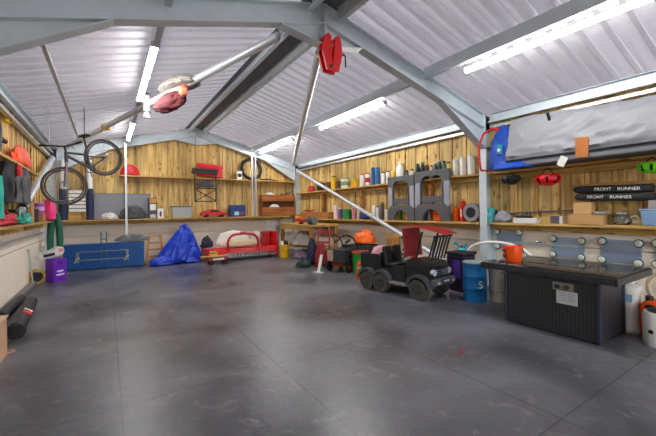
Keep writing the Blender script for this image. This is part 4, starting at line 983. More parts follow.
# ================================================================== BIKE HUNG BY THE CORNER
FW = ray(65, 186)*6.0+Vector((0, 0, H)); RW = ray(104, 157.5)*6.55+Vector((0, 0, H))
t = thing('mountain_bike', 'mountain bike hung nose down near the corner with its wheels turned', 'bicycle', FW)
def wheel(name, c, R, normal):
    q = Vector((0, 1, 0)).rotation_difference(Vector(normal).normalized()).to_matrix().to_4x4()
    o = MB().torus(c, R-.02, .023, q, 44, 10).build(name, M('#4f4a45', .8), t, smooth=True)
    c0 = Vector(c)
    MB().torus(c, R-.062, .013, q, 44, 6).build('rim', M('#4b4c50', .35, .4), o, smooth=True)
    n = q.to_3x3() @ Vector((0, 1, 0)); MB().cyl(c0-n*.045, c0+n*.045, .024).build('hub', M('#6c6e72', .3, .8), o, smooth=True)
    m = MB()
    for i in range(16): a = 2*PI*i/16; m.cyl(c0, c0+q.to_3x3() @ Vector(((R-.065)*math.cos(a), 0, (R-.065)*math.sin(a))), .0022, seg=5)
    m.build('spokes', M('#8a8c90', .3, .7), o)
    MB().torus(c, .075, .01, q, 24, 4).build('brake_disc', M('#9a9ca0', .3, .8), o)
vf = -ray(65, 186).normalized(); vr = -ray(104, 157).normalized()
side = Vector((math.cos(YAW), -math.sin(YAW), 0))
wheel('wheel', (0, 0, 0), .335, (vf+side*.12))
rw = RW-FW; wheel('wheel', rw, .345, (vr*.74+side*.66))
def bp(px, py, d): return ray(px, py)*d+Vector((0, 0, H))-FW
hd, hb_, bb, st = bp(66, 152, 6.0), bp(66.5, 163, 6.0), bp(90, 168, 6.25), bp(84.5, 139, 6.3)
FR = M('#3b3d42', .35, .3)
m = MB(); m.cyl(hd, hb_, .028); m.cyl(hd*.7+hb_*.3, bb, .024); m.cyl(hd*.95+hb_*.05, st*.45+bb*.55, .02); m.cyl(bb, st, .018)
m.cyl(bb, rw+side*.03, .012); m.cyl(st*.4+bb*.6, rw+side*.03, .010); m.build('frame', FR, t, smooth=True)
MB().cyl(st, st+(st-bb).normalized()*.05, .014).build('seat_post', BLACK, t)
MB().box(st+Vector((0, 0, .06)), (.1, .25, .04), (0, 0, .5), bev=.018).build('saddle', BLACK, t)
fk = MB(); ax = Vector((0, 0, 0)); n2 = (vf+side*.12).normalized()
for k in (-1, 1): fk.cyl(hb_+n2*.055*k, ax+n2*.06*k, .017, .02)
fk.beam(hb_-n2*.07, hb_+n2*.07, .035, .03); fk.build('fork', M('#85878c', .3, .4), t, smooth=True)
MB().cyl(hd, bp(64.5, 147, 6.0), .018).build('stem', BLACK, t)
MB().tube([bp(40, 145.5, 6.0), bp(50, 145.5, 6.0), bp(64.5, 146.5, 5.98), bp(72, 144.5, 6.0), bp(81, 142, 6.0)], .013, 10).build('handlebar', BLACK, t, smooth=True)
for p, q in ((bp(39.5, 145.5, 6.0), bp(46, 145.5, 6.0)), (bp(76, 143.4, 6.0), bp(81.5, 141.8, 6.0))): MB().cyl(p, q, .019).build('grip', RUBBER, t)
for p, q in ((bp(50, 146, 6.), bp(54, 150, 5.95)), (bp(71, 145, 6.), bp(74, 149, 5.95))): MB().cyl(p, q, .008).build('brake_lever', M('#77797d', .3, .7), t)
MB().torus(bb-vr*.03, .085, .008, Vector((0, 1, 0)).rotation_difference((vr*.74+side*.66).normalized()).to_matrix().to_4x4(), 24, 6).build('chainring', BLACK, t)
MB().beam(bb, bb+Vector((.03, 0, -.17)), .02, .014).build('crank', BLACK, t)
zt = roof((FW+hd).x)-.03-FW.z
MB().cyl(bp(49, 145.6, 6.0), Vector((bp(49, 145.6, 6.0).x, bp(49, 145.6, 6.0).y, roof((FW+bp(49, 145.6, 6.0)).x)-.01-FW.z)), .008, seg=8).build('hanging_strap', LGREY, t)
MB().cyl(st, Vector((st.x, st.y, roof((FW+st).x)-.01-FW.z)), .008, seg=8).build('hanging_strap', BLACK, t)

# ================================================================== BUNDLE ON THE ROOF BRACE AND THE RED CLAMP
c0 = Vector((1.80, 3.86, 3.56)); c1 = Vector((-.86, 10.9, 3.10))
def onbrace(px):
    f0, f1 = 0., 1.
    for _ in range(40):
        f = (f0+f1)/2; p = c0+(c1-c0)*f; q = p.x*math.cos(YAW)-p.y*math.sin(YAW); u = 328+F*q/depth(p)
        if u > px: f0 = f
        else: f1 = f
    return c0+(c1-c0)*f0
dirb = math.atan2(c1.y-c0.y, c1.x-c0.x)
a = onbrace(180); ang = dirb
t = thing('dust_sheet', 'bundled pale dust sheet lying over the roof pipe near the tube light', 'sheet', a+Vector((0, 0, .0)), (0, -.06, ang))
m = MB(); m.heap((-.0, 0, 0), (.50, .17, .165), .24, 2.6, 81, 5, True, True); m.build('sheet', M('#8b877f', .8, 0, .2, 6, .3), t, smooth=True, angle=60)
a = onbrace(171)
t = thing('red_blanket', 'dark red blanket slung over the roof pipe below the dust sheet', 'blanket', a+Vector((0, 0, -.32)), ang)
m = MB(); m.heap((0, 0, 0), (.46, .10, .15), .22, 2.2, 83, 4, False, True); m.build('cloth', M('#541019', .85), t, smooth=True); 
a = onbrace(178); o = MB().heap((0, 0, 0), (.09, .06, .09), .2, 2, 84, 3, False).build('orange_float', M('#e8704a', .5), None, a+Vector((.05, -.33, -.20)), ang, True); tag(o, 'small orange float tucked between dust sheet and red blanket', 'float')
a = onbrace(149.5)
t = thing('white_tube', 'short white plastic tube strapped upright against the roof pipe', 'tube', Vector((.615, a.y-.10, a.z-.27))); MB().cyl((0, 0, 0), (0, 0, .52), .055, seg=18).build('pipe', M('#d6d7d9', .4), t, smooth=True)
for zz in (.1, .42): MB().torus((0, 0, zz), .057, .01, Matrix.Rotation(PI/2, 4, 'X'), 20, 6).build('band', BLACK, t)
c = P(330, 55, Y=3.60)
t = thing('beam_clamp', 'bright red girder clamp gripping the ridge of the front steel frame', 'clamp', (c.x, 3.60, 0), 0)
zt, zb_ = P(330, 36, Y=3.6).z, P(330, 72, Y=3.6).z
RC = M('#e01218', .35)
for k, dx in ((-1, -.07), (1, .075)):
    for yy in (-.05, .05):
        MB().prism([(dx-k*.03-.045, zb_), (dx+.045-k*.03, zb_), (dx+.065+k*.01, (zt+zb_)/2), (dx+.05, zt-.03), (dx+.01, zt), (dx-.03, zt-.03), (dx-.065+k*.01, (zt+zb_)/2)], .028, Matrix.Translation((0, yy, 0))).build('jaw', RC, t)
MB().cyl((-.16, 0, (zt+zb_)/2), (.22, 0, (zt+zb_)/2+.04), .016).build('screw', DARKSTEEL, t); MB().tube([(.20, 0, (zt+zb_)/2+.04), (.24, 0, (zt+zb_)/2+.02), (.24, 0, (zt+zb_)/2-.12)], .01, 8).build('tommy_bar', DARKSTEEL, t)
MB().cyl((-.02, -.08, zb_+.05), (-.02, .08, zb_+.05), .02).build('pin', DARKSTEEL, t)

a = onbrace(106)
t = thing('yellow_clip', 'small yellow clip fixed on the roof pipe above the hung bike', 'clip', a+Vector((0, 0, 0)), dirb)
MB().torus((0, 0, 0), .068, .012, Matrix.Rotation(PI/2, 4, 'Z'), 20, 6).build('ring', M('#e3b81c', .5), t, smooth=True); MB().box((0, -.085, 0), (.08, .05, .1), bev=.012).build('wall_mount', M('#e3b81c', .5), t)

# ================================================================== FLOOR, LONG WALL SIDE
# work bench
t = thing('work_bench', 'rough timber work bench in the far corner under the long shelf', 'bench', (5.12, 9.08, 0), 0)
zt = P(309, 225, X=4.65).z; WB = BENCHWOOD
MB().box((0, 0, zt-.03), (.95, 2.0, .06), bev=.005).build('worktop', TIMBER_Y, t)
for sx in (-1, 1):
    for y in (-.9, .9): MB().box((sx*.41, y, (zt-.06)/2), (.09, .09, zt-.06), bev=.004).build('leg', WB, t)
MB().box((0, 0, .34), (.84, 1.82, .03)).build('lower_shelf', TIMBER_Y, t)
for sx in (-1, 1): MB().box((sx*.46, 0, zt-.12), (.03, 1.9, .10)).build('apron', TIMBER_Y, t)
BW = zt
def bench(px, X): return Vector((X, P(px, 222, X=X).y, BW+.002))
tin('tin_can', 'red-topped yellow tin at the far end of the work bench', (4.85, P(294.5, 222, X=4.85).y-.25, BW), .10, .28, M('#d2a432'), M('#c1211d'), M('#c1211d'))
def drill(loc, rot, mat, label):
    t = thing('power_drill', label, 'drill', loc, rot)
    m = MB().box((0, 0, .12), (.24, .09, .10), bev=.03); m.build('motor', mat, t, smooth=True); MB().cyl((.12, 0, .12), (.22, 0, .12), .035, .02).build('chuck', BLACK, t, smooth=True)
    MB().beam((-.06, 0, .08), (-.09, 0, .02), .05, .06).build('grip', BLACK, t); MB().box((-.09, 0, .018), (.13, .09, .035), bev=.008).build('battery', BLACK, t)
drill((4.80, P(303, 222, X=4.8).y, BW+.003), ROT_R+.2, M('#c8202a', .4), 'red power drill lying on the work bench')
t = thing('bench_grinder', 'black bench grinder on the near end of the work bench', 'grinder', (4.86, P(313, 222, X=4.86).y+.05, BW), ROT_R)
MB().box((0, 0, .02), (.2, .16, .04)).build('base', BLACK, t); MB().cyl((-.09, 0, .12), (.09, 0, .12), .075).build('motor', M('#2c3a34', .5), t, smooth=True)
for k in (-1, 1): MB().cyl((k*.12, 0, .12), (k*.16, 0, .12), .10, seg=24).build('wheel', M('#6a6d70', .7), t, smooth=True)
heap('white_rags', 'heap of white and grey rags on the lower shelf of the bench', 'rags', (5.0, 9.1, .357), 0, (.3, .5, .38), M('#b6b2ac', .8), seed=91)
heap('purple_rag', 'purple rag bundle on the floor under the bench', 'rag', (4.95, 9.0, 0), 0, (.26, .4, .22), M('#8d7f96', .8), seed=92)
# sack barrow with red and blue bags
g = P(325, 268, Z=0)
t = thing('sack_barrow', 'red sack barrow loaded beside the work bench', 'barrow', (g.x+.1, g.y+.25, 0), ROT_R+.5)
for k in (-1, 1):
    MB().tube([(k*.17, 0, .05), (k*.17, .04, .55), (k*.15, .08, .9), (k*.12, .14, .98)], .018, 8).build('rail', M('#b51e26', .4), t, smooth=True); MB().cyl((k*.2-.025, .06, .11), (k*.2+.025, .06, .11), .11, seg=20).build('wheel', RUBBER, t, smooth=True)
for z in (.3, .6, .85): MB().box((0, .03+z*.05, z), (.33, .02, .04)).build('crossbar', M('#b51e26', .4), t)
MB().box((0, -.1, .035), (.36, .24, .015)).build('toe_plate', M('#8c1c20'), t)
MB().heap((0, -.1, .045), (.17, .12, .52), .16, 2.2, 93, 4).build('red_bag', M('#8e1722', .6), t, smooth=True)
heap('navy_bag', 'tall navy blue bag standing behind the red sack barrow', 'bag', (g.x+.05, g.y+.70, 0), 0, (.15, .15, .62), M('#1d2340', .7), seed=94, amp=.15)
a = P(319, 273, Z=0)
t = thing('folding_tool', 'white and green folded tool leaning by the sack barrow', 'tool', (a.x, a.y, 0), -1.0); t.scale = (.75, .75, .8)
MB().beam((0, -.05, 0), (.03, .14, .5), .09, .03).build('white_arm', M('#dcdcd2', .5), t); MB().beam((.1, .0, 0), (-.06, .2, .46), .06, .03).build('green_arm', M('#2f6b52', .5), t); MB().box((.0, -.05, .02), (.3, .1, .04), bev=.01).build('foot', M('#c9c9c0'), t)
heap('green_webbing', 'dark green webbing heaped on the floor before the bench', 'webbing', (P(303.5, 267, Z=0).x, P(303.5, 267, Z=0).y, 0), 0, (.18, .16, .16), M('#243b34', .8), seed=95, sharp=True)
# lawn mower
g = P(340, 279, Z=0)
t = thing('lawn_mower', 'black petrol lawn mower with looped handles and tan front panel', 'mower', (4.64, 6.50, 0), ROT_R+.30); t.scale = (.82, .82, .86)
DK = M('#26272b', .5)
MB().box((0, 0, .27), (.62, .62, .20), bev=.05).build('deck', DK, t)
MB().box((.05, .05, .50), (.5, .42, .26), bev=.06).build('engine_cover', M('#2e2f33', .45), t); MB().cyl((.05, .05, .62), (.05, .05, .70), .15).build('recoil_cover', BLACK, t, smooth=True)
MB().box((.05, -.36, .44), (.60, .16, .34), bev=.02).build('grass_box', M('#34363b', .6), t); MB().box((-.16, -.45, .44), (.20, .02, .28), bev=.005).build('tan_panel', M('#b29a80', .7), t)
for sx in (-1, 1):
    for sy in (-.25, .27): w_ = MB().cyl((sx*.34-.03, sy, .14), (sx*.34+.03, sy, .14), .14, seg=22).build('wheel', RUBBER, t, smooth=True); MB().cyl((sx*.345-.03, sy, .14), (sx*.345+.03, sy, .14), .06).build('hub', M('#a32a22', .5), w_, smooth=True)
for k, ox in ((-1, 0), (1, 0)):
    MB().tube([(k*.24, .24, .32), (k*.25, .3, .62), (k*.25, .1, .88), (k*.24, -.15, .98), (k*.20, -.34, .94)], .016, 8).build('handle', BLACK, t, smooth=True)
MB().tube([(-.25, .1, .88), (-.1, .06, .94), (.1, .06, .94), (.25, .1, .88)], .016, 8).build('cross_handle', BLACK, t, smooth=True)
for k in (-1, 1): MB().box((k*.19, -.1, .80), (.07, .2, .06), (.3, 0, 0), bev=.02).build('control_lever', M('#3a3b40'), t)
MB().box((0, -.3, .2), (.4, .05, .1), bev=.01).build('red_guard', M('#a8321f'), t)
# orange bag, green crate, small can between mower and truck
c = P(366, 248, X=5.3)
t = thing('orange_sack', 'large bright orange sack slumped on boxes behind the truck', 'sack', (5.40, P(365, 245, X=5.4).y, .56), ROT_R)
m = MB(); m.heap((0, 0, 0), (.32, .22, .30), .2, 2.2, 97, 4); m.build('body', M('#f26a10', .5, 0, .12, 4, .2), t, smooth=True); MB().heap((-.02, 0, .27), (.08, .07, .10), .2, 2, 98, 3).build('tied_neck', M('#c9590f', .6), t, smooth=True)
t = carton('dark_crate', 'dark crate holding up the orange sack behind the truck', (5.42, P(365, 245, X=5.4).y, 0), ROT_R, .7, .42, .555, M('#3e3c3b', .8), False, None, 'crate')
g = P(361, 270, Z=0)
t = thing('green_drum', 'bright green tub with red rim between mower and truck', 'tub', (4.72, P(361, 255, X=4.72).y, 0), ROT_R)
MB().lathe([(0, 0), (.17, 0), (.2, .46), (0, .46)], seg=22).build('body', M('#1f9a2c', .45), t, smooth=True); MB().torus((0, 0, .47), .19, .022, Matrix.Rotation(PI/2, 4, 'X'), 26, 8).build('rim', M('#c2261f', .5), t, smooth=True); MB().cyl((0, 0, .46), (0, 0, .475), .18, seg=22).build('lid', M('#164f1d', .5), t)
g = P(359.5, 279, Z=0)
t = thing('garden_ornament', 'small orange and white ornament on the floor behind the truck wheel', 'ornament', (g.x+.04, g.y+.05, 0), 0)
MB().lathe([(0, 0), (.075, 0), (.085, .05), (.07, .13), (.05, .19), (0, .19)], seg=18).build('body', M('#d95f2a', .5), t, smooth=True); MB().ball((0, 0, .225), (.05, .05, .05), 3).build('head', M('#e2d9cc', .5), t, smooth=True); MB().lathe([(.06, 0), (.045, .05), (0, .13)], (0, 0, .25), 16).build('hat', M('#d2451e', .5), t, smooth=True)
MB().box((.0, -.075, .08), (.07, .03, .06), bev=.01).build('white_apron', WHITE, t)

# ------------------------------------------------------------------ ride-on toy truck
TB = M('#1e1f22', .35, 0, .15); TR = M('#8d2024', .5)
fw = -82.5
t = thing('toy_truck', 'black six-wheeled ride-on toy truck in front of the long shelf', 'toy truck', (4.279, 4.183, 0), math.radians(fw))
def tprism(poly, width, name, mat, y=0., bev=.0):
    m = MB().prism(poly, width, Matrix.Translation((0, y, 0)))
    if bev: bmesh.ops.bevel(m.bm, geom=m.bm.edges[:], offset=bev, segments=2, affect='EDGES')
    return m.build(name, mat, t, smooth=bool(bev))
tprism([(-.80, .22), (.64, .22), (.66, .30), (.66, .40), (.63, .50), (.22, .53), (.16, .50), (-.08, .40), (-.36, .40), (-.38, .50), (-.80, .50)], .50, 'body', TB, bev=.012)
tprism([(.18, .50), (.63, .47), (.64, .545), (.60, .575), (.20, .60)], .52, 'bonnet', M('#2f3034', .25), bev=.015)
# wheels and arches
def twheel(x, y):
    s = -1 if y < 0 else 1
    o = MB().cyl((x, y-.055, .155), (x, y+.055, .155), .155, seg=30).build('wheel', M('#4a4845', .8, bump=.3), t, smooth=True)
    MB().cyl((x, y+s*.053, .155), (x, y+s*.064, .155), .085, seg=24).build('hubcap', M('#3f4044', .4, .3), o, smooth=True)
    m = MB()
    for i in range(5): a = 2*PI*i/5; m.beam((x, y+s*.068, .155), (x+.08*math.cos(a), y+s*.068, .155+.08*math.sin(a)), .025, .008, (0, 1, 0))
    m.build('spoke', M('#55575c', .35, .5), o)
for x in (.45, -.30, -.62):
    for y in (-.285, .285): twheel(x, y)
def arch(x, R, y, name='wheel_arch'):
    po = []; pi_ = []
    for i in range(11):
        a = PI*(.06+.88*i/10); po.append((x+(R+.045)*math.cos(a), .155+(R+.045)*math.sin(a))); pi_.append((x+R*math.cos(a), .155+R*math.sin(a)))
    tprism(po+pi_[::-1], .15, name, M('#4b4c51', .5), y)
for y in (-.275, .275):
    arch(.45, .19, y); arch(-.30, .18, y); arch(-.62, .18, y)
    tprism([(-.10, .18), (.24, .18), (.24, .215), (-.10, .215)], .10, 'running_board', M('#8d8f94', .4, .3), y*1.1)
    tprism([(-.10, .23), (.17, .23), (.17, .49), (-.08, .47)], .02, 'door', M('#26272a', .3), y*.93)
# front: grille, lamps, bumper, plate
MB().box((.672, 0, .42), (.02, .34, .13), bev=.006).build('grille', BLACK, t)
for z in (.39, .425, .46): MB().box((.684, 0, z), (.008, .32, .012)).build('grille_bar', M('#9a9ca2', .3, .7), t)
MB().cyl((.686, 0, .425), (.692, 0, .425), .035, seg=20).build('badge', CHROME, t)
for y in (-.205, .205): MB().cyl((.63, y, .43), (.685, y, .43), .05, seg=20).build('headlamp', M('#cfd6de', .15, .2), t, smooth=True)
MB().box((.70, 0, .29), (.09, .58, .10), bev=.02).build('bumper', M('#55565c', .45), t)
pl = MB().box((.748, 0, .30), (.008, .2, .055)).build('number_plate', M('#1a1b1d', .4), t)
for k in (-.06, 0, .06): pass
MB().box((.754, -.05, .30), (.003, .035, .03)).box((.754, 0, .30), (.003, .035, .03)).box((.754, .05, .30), (.003, .035, .03)).build('plate_marks', WHITE, pl)
for y in (-.2, .2): MB().box((.747, y, .28), (.012, .07, .04), bev=.006).build('fog_lamp', M('#a9adb2', .3), t)
# cab: seats, steering wheel, bed sides
for y in (-.13, .13):
    MB().box((-.16, y, .46), (.24, .2, .07), bev=.02).build('seat', BLACK, t); MB().box((-.30, y, .62), (.06, .2, .30), (0, -.15, 0), bev=.02).build('seat_back', M('#222327', .5), t)
MB().torus((.0, -.12, .60), .065, .011, Matrix.Rotation(.5, 4, 'Y') @ Matrix.Rotation(PI/2, 4, 'Z'), 22, 6).build('steering_wheel', BLACK, t, smooth=True)
for y in (-.255, .255): MB().box((-.59, y, .565), (.44, .03, .13), bev=.006).build('bed_side', TB, t)
MB().box((-.81, 0, .50), (.03, .52, .26), bev=.006).build('tailgate', TB, t)
MB().box((-.36, 0, .58), (.03, .50, .16), bev=.006).build('bulkhead', TB, t)
TW = t.matrix_basis.copy()
from mathutils import Euler
TWM = Matrix.Translation(t.location) @ Euler((0, 0, math.radians(fw))).to_matrix().to_4x4()
def ontruck(x, y, z): return TWM @ Vector((x, y, z))
o = MB().heap((0, 0, 0), (.17, .165, .22), .14, 2.2, 101, 4).build('pink_bag', M('#d99aa6', .5, 0, .15, 4, .2), None, ontruck(-.585, .0, .505), math.radians(fw), True); tag(o, 'crumpled pink plastic bag riding in the bed of the toy truck', 'bag')
o = MB().heap((0, 0, 0), (.07, .05, .12), .25, 2.2, 102, 3).build('red_cup', M('#b03a32', .5), None, ontruck(.06, .14, .505), 0, True); tag(o, 'small red rag beside the steering wheel of the toy truck', 'rag')
# upturned red chair on the bonnet
t2 = thing('red_chair', 'upturned red slatted child chair with black legs on the truck bonnet', 'chair', ontruck(.30, .0, .608), math.radians(fw))
m = MB()
S0, S1 = Vector((-.24, 0, .51)), Vector((.56, 0, .40))
rows = []
for i in range(13):
    f = i/12; p = S0.lerp(S1, f); p.z += .045*math.sin(f*PI)
    wd_ = .25*(1-.25*max(0, f-.75)/.25)
    rows.append([m.bm.verts.new((p.x, -wd_, p.z)), m.bm.verts.new((p.x, 0, p.z+.02)), m.bm.verts.new((p.x, wd_, p.z))])
for A, B in zip(rows, rows[1:]):
    for k in (0, 1): m.bm.faces.new((A[k], A[k+1], B[k+1], B[k]))
bmesh.ops.solidify(m.bm, geom=m.bm.faces[:], thickness=.02); m.build('seat', M('#c7362f', .45), t2, smooth=True)
for i in range(5): MB().beam((-.20, -.20+.1*i, .48), (-.14, -.20+.1*i, .02), .075, .018, (1, 0, 0)).build('back_slat', M('#a02a2c', .5), t2)
for z, x in ((.33, -.185), (.14, -.16)): MB().box((x-.014, 0, z), (.02, .5, .035)).build('back_rail', M('#1d1a1b', .5), t2)
for i in range(6):
    y = -.22+.088*i; MB().beam((.40, y, .385), (.28, y, -.0), .022, .022, (0, 1, 0)).build('spindle', M('#202225', .45), t2)
MB().box((.405, 0, .375), (.03, .5, .03)).build('front_rail', BLACK, t2)
for y in (-.23, .23): MB().beam((.18, y, .44), (.06, y, .0), .025, .025, (0, 1, 0)).build('leg', BLACK, t2)

# ------------------------------------------------------------------ bins by the column
def drum(px0, px1, pbot, label, name, mat, mark=False, hh=.58, stain=None):
    g = P((px0+px1)/2, pbot, Z=0); r = size(px1-px0, g)/2; y = g.y+r*.75; x = g.x+r*.6
    t = thing(name, label, 'bin', (x, y, 0), .0)
    return t, r, hh
t, r, h = drum(467, 490, 303, 'blue steel drum with white mark and paint-splashed lid by column', 'blue_drum', None)
MB().lathe([(0, 0), (r, 0), (r, .02), (r*.985, .03), (r*.985, h*.33), (r*1.01, h*.345), (r*.985, h*.36), (r*.985, h*.64), (r*1.01, h*.655), (r*.985, h*.67), (r*.985, h-.02), (r, h-.01), (r, h), (0, h)], seg=32).build('body', M('#0f74b8', .45, .1, .2, 6), t, smooth=True)
MB().lathe([(r*.9, h), (r*.9, h+.012), (0, h+.014)], seg=28).build('lid', M('#8fb0bd', .5, 0, .35, 9), t, smooth=True); MB().torus((0, 0, h), r*.98, .012, Matrix.Rotation(PI/2, 4, 'X'), 30, 6).build('rim', M('#a9a49a', .5), t, smooth=True)
dv = Vector((-t.location.x, -t.location.y, 0)).normalized(); aa = math.atan2(dv.y, dv.x)+.5
lettering('5', .15, WHITE, t, (math.cos(aa)*(r+.001), math.sin(aa)*(r+.001), h*.45), (PI/2, 0, aa+PI/2))
t, r, h = drum(486, 507, 305, 'silver galvanised dustbin between blue drum and wicker fire table', 'galvanised_bin', None)
t.location = (4.965, 2.955, 0); r = .145; h = .57
MB().lathe([(0, 0), (r*.86, 0), (r*.9, .03), (r*.97, h*.97), (r*1.03, h), (0, h)], seg=32).build('body', M('#cfccc0', .4, .15, .12, 6), t, smooth=True)
for z in (h*.3, h*.82): MB().torus((0, 0, z), r*(.9+.07*z/h)+.002, .008, Matrix.Rotation(PI/2, 4, 'X'), 32, 6).build('hoop', M('#8c8b84', .35, .7), t, smooth=True)
MB().lathe([(r*1.06, h), (r*1.06, h+.03), (r*.8, h+.05), (0, h+.07)], seg=30).build('lid', M('#9fb6c2', .35, .4, .2), t, smooth=True)
t, r, h = drum(452, 465, 296, 'dark purple bin tucked behind the blue drum by the truck', 'purple_bin', None)
t.location = (5.12, 3.72, 0); h = .62; r = .2
MB().box((0, 0, h/2), (.38, .34, h), bev=.04, taper=.85).build('body', M('#262040', .5), t); MB().box((0, 0, h+.02), (.4, .36, .045), bev=.012).build('lid', M('#1b1a2c', .5), t); MB().box((-.19, -.05, h*.62), (.012, .14, .3)).build('purple_panel', M('#5a3aa8', .5), t)
pts = []
for i in range(15):
    a = PI*i/14; pts.append((5.38, 3.50+.55*math.cos(a)-.28, .60+.24*math.sin(a)))
o = MB().tube(pts, .026, 10).build('white_hose', M('#e5e5e2', .4), smooth=True); tag(o, 'white hose arching over the bins in front of the column', 'hose')
c = P(476.5, 255, X=5.55)
t = thing('turquoise_sprayer', 'turquoise watering can standing against the column foot', 'watering can', (5.5, 3.95, 0), ROT_R)
hS = P(476, 246, X=5.5).z
MB().box((0, 0, .3), (.34, .26, .6), bev=.02).build('stand_block', M('#4a4b4e', .6), t)
MB().lathe([(0, .6), (.085, .6), (.1, .64), (.1, hS-.1), (.06, hS-.05), (0, hS-.05)], seg=20).build('body', M('#1aa7bd', .45), t, smooth=True); MB().tube([(-.08, 0, .68), (-.15, 0, .78), (-.17, 0, hS)], .018, 8).build('spout', M('#1b93ab', .45), t, smooth=True); MB().tube([(.03, 0, hS-.06), (.07, 0, hS+.02), (.14, 0, hS-.06), (.1, 0, hS-.2)], .013, 8).build('handle', M('#1b93ab', .45), t, smooth=True)

# ------------------------------------------------------------------ wicker fire table
def wicker():
    m = bpy.data.materials.new('dark_wicker'); m.use_nodes = True; nt = m.node_tree; N = nt.nodes; L = nt.links; b = N['Principled BSDF']
    tc = N.new('ShaderNodeTexCoord'); sp = N.new('ShaderNodeSeparateXYZ'); L.new(tc.outputs['Object'], sp.inputs[0])
    ad = N.new('ShaderNodeMath'); ad.operation = 'ADD'; L.new(sp.outputs[0], ad.inputs[0]); L.new(sp.outputs[1], ad.inputs[1])
    def wav(src, fr):
        a = N.new('ShaderNodeMath'); a.operation = 'MULTIPLY'; a.inputs[1].default_value = fr; L.new(src, a.inputs[0])
        s = N.new('ShaderNodeMath'); s.operation = 'SINE'; L.new(a.outputs[0], s.inputs[0]); return s
    u = wav(ad.outputs[0], 2*PI/.036); v = wav(sp.outputs[2], 2*PI/.016)
    mu = N.new('ShaderNodeMath'); mu.operation = 'MULTIPLY'; L.new(u.outputs[0], mu.inputs[0]); L.new(v.outputs[0], mu.inputs[1])
    ab = N.new('ShaderNodeMath'); ab.operation = 'MULTIPLY_ADD'; ab.inputs[1].default_value = .25; ab.inputs[2].default_value = .5; L.new(mu.outputs[0], ab.inputs[0])
    u2 = N.new('ShaderNodeMath'); u2.operation = 'MULTIPLY_ADD'; u2.inputs[1].default_value = .25; L.new(u.outputs[0], u2.inputs[0]); L.new(ab.outputs[0], u2.inputs[2])
    cr = N.new('ShaderNodeValToRGB'); L.new(u2.outputs[0], cr.inputs[0]); cr.color_ramp.elements[0].color = lin('#0e0f13')+(1,); cr.color_ramp.elements[1].color = lin('#33353d')+(1,)
    L.new(cr.outputs[0], b.inputs['Base Color']); b.inputs['Roughness'].default_value = .38
    bp = N.new('ShaderNodeBump'); bp.inputs['Strength'].default_value = .6; bp.inputs['Distance'].default_value = .006; L.new(u2.outputs[0], bp.inputs['Height']); L.new(bp.outputs['Normal'], b.inputs['Normal'])
    return m
WK = wicker()
t = thing('fire_table', 'black wicker fire table with glossy black top by the long wall', 'fire table', (4.62, 1.99, 0), ROT_R)
# local x runs towards the camera end, local -y faces into the room
x0, x1 = -(2.37-1.99), (1.99-1.41); y0, y1 = -(4.62-4.14), (4.78-4.62)
cx, cy = (x0+x1)/2, (y0+y1)/2
MB().box((cx, cy, .322), (x1-x0, y1-y0, .60), bev=.006).build('body', WK, t)
for a in (x0, x1):
    for b_ in (y0, y1): MB().box((a, b_, .315), (.035, .035, .61), bev=.012).build('corner_post', M('#2c3344', .35), t)
MB().box((cx, cy, .02), (x1-x0-.03, y1-y0-.03, .04)).build('plinth', BLACK, t)
X0, X1, Y0, Y1 = -(2.69-1.99), (1.99-1.25), -(4.62-4.11), (5.14-4.62)
MB().box(((X0+X1)/2, (Y0+Y1)/2, .662), (X1-X0, Y1-Y0, .075), bev=.006).build('top_frame', WK, t)
tp = MB().box(((X0+X1)/2, (Y0+Y1)/2, .705), (X1-X0-.03, Y1-Y0-.03, .016), bev=.004).build('top', M('#1b1c1f', .08, 0, .1, 30), t)
MB().box(((X0+X1)/2, (Y0+Y1)/2, .7145), (.62, .30, .004)).build('burner_lid', M('#101113', .06), tp)
p_ = P(563, 283, X=4.14); pan = MB().box((1.99-p_.y, y0-.008, .54), (.20, .016, .085), bev=.004).build('control_panel', M('#8d877c', .4, .5), t)
for k, c_ in ((-.05, BLACK), (.04, DARKSTEEL)): MB().cyl((1.99-p_.y+k, y0-.016, .54), (1.99-p_.y+k, y0-.035, .54), .022 if k < 0 else .026, seg=16).build('control_knob', c_, pan, smooth=True)
q_ = P(567, 298, X=4.14); MB().box((1.99-q_.y, y0-.004, q_.z), (.20, .006, .14)).build('instruction_sheet', M('#b8b9bd', .6), t)
m = MB()
for z in (.045, .02, -.005, -.03): m.box((1.99-q_.y-.045, y0-.008, q_.z+z), (.07, .002, .006)).box((1.99-q_.y+.045, y0-.008, q_.z+z), (.07, .002, .006))
m.build('printed_lines', M('#7b7d84'), t)
# orange pumpkin bucket on it
c = P(513, 262, Z=.7135)
t = thing('pumpkin_bucket', 'orange bucket with a black smiling face on the fire table', 'bucket', (c.x+.06, c.y+.03, .7140), ROT_R)
r = size(8.6, c); h = size(15.5, c)
MB().lathe([(0, 0), (r*.78, 0), (r*.86, .02), (r, h*.55), (r*1.02, h*.93), (r*1.06, h*.95), (r*1.06, h), (r*.98, h), (r*.94, h*.55), (r*.76, .03), (0, .03)], seg=26).build('pail', M('#fb5a0c', .4, 0, .06), t, smooth=True)
m = MB(); fa = -PI/2-.75
def onp(a, z, r_=None): q = fa+a; return Vector((math.cos(q)*(r*.985+.004), math.sin(q)*(r*.985+.004), z))
for a in (-.32, .26): m.ball(onp(a, h*.68), (.013, .013, .018), 2)
m.tube([onp(-.5, h*.45), onp(-.3, h*.34), onp(0, h*.29), onp(.25, h*.34), onp(.42, h*.45)], .008, 6); m.build('face', BLACK, t)
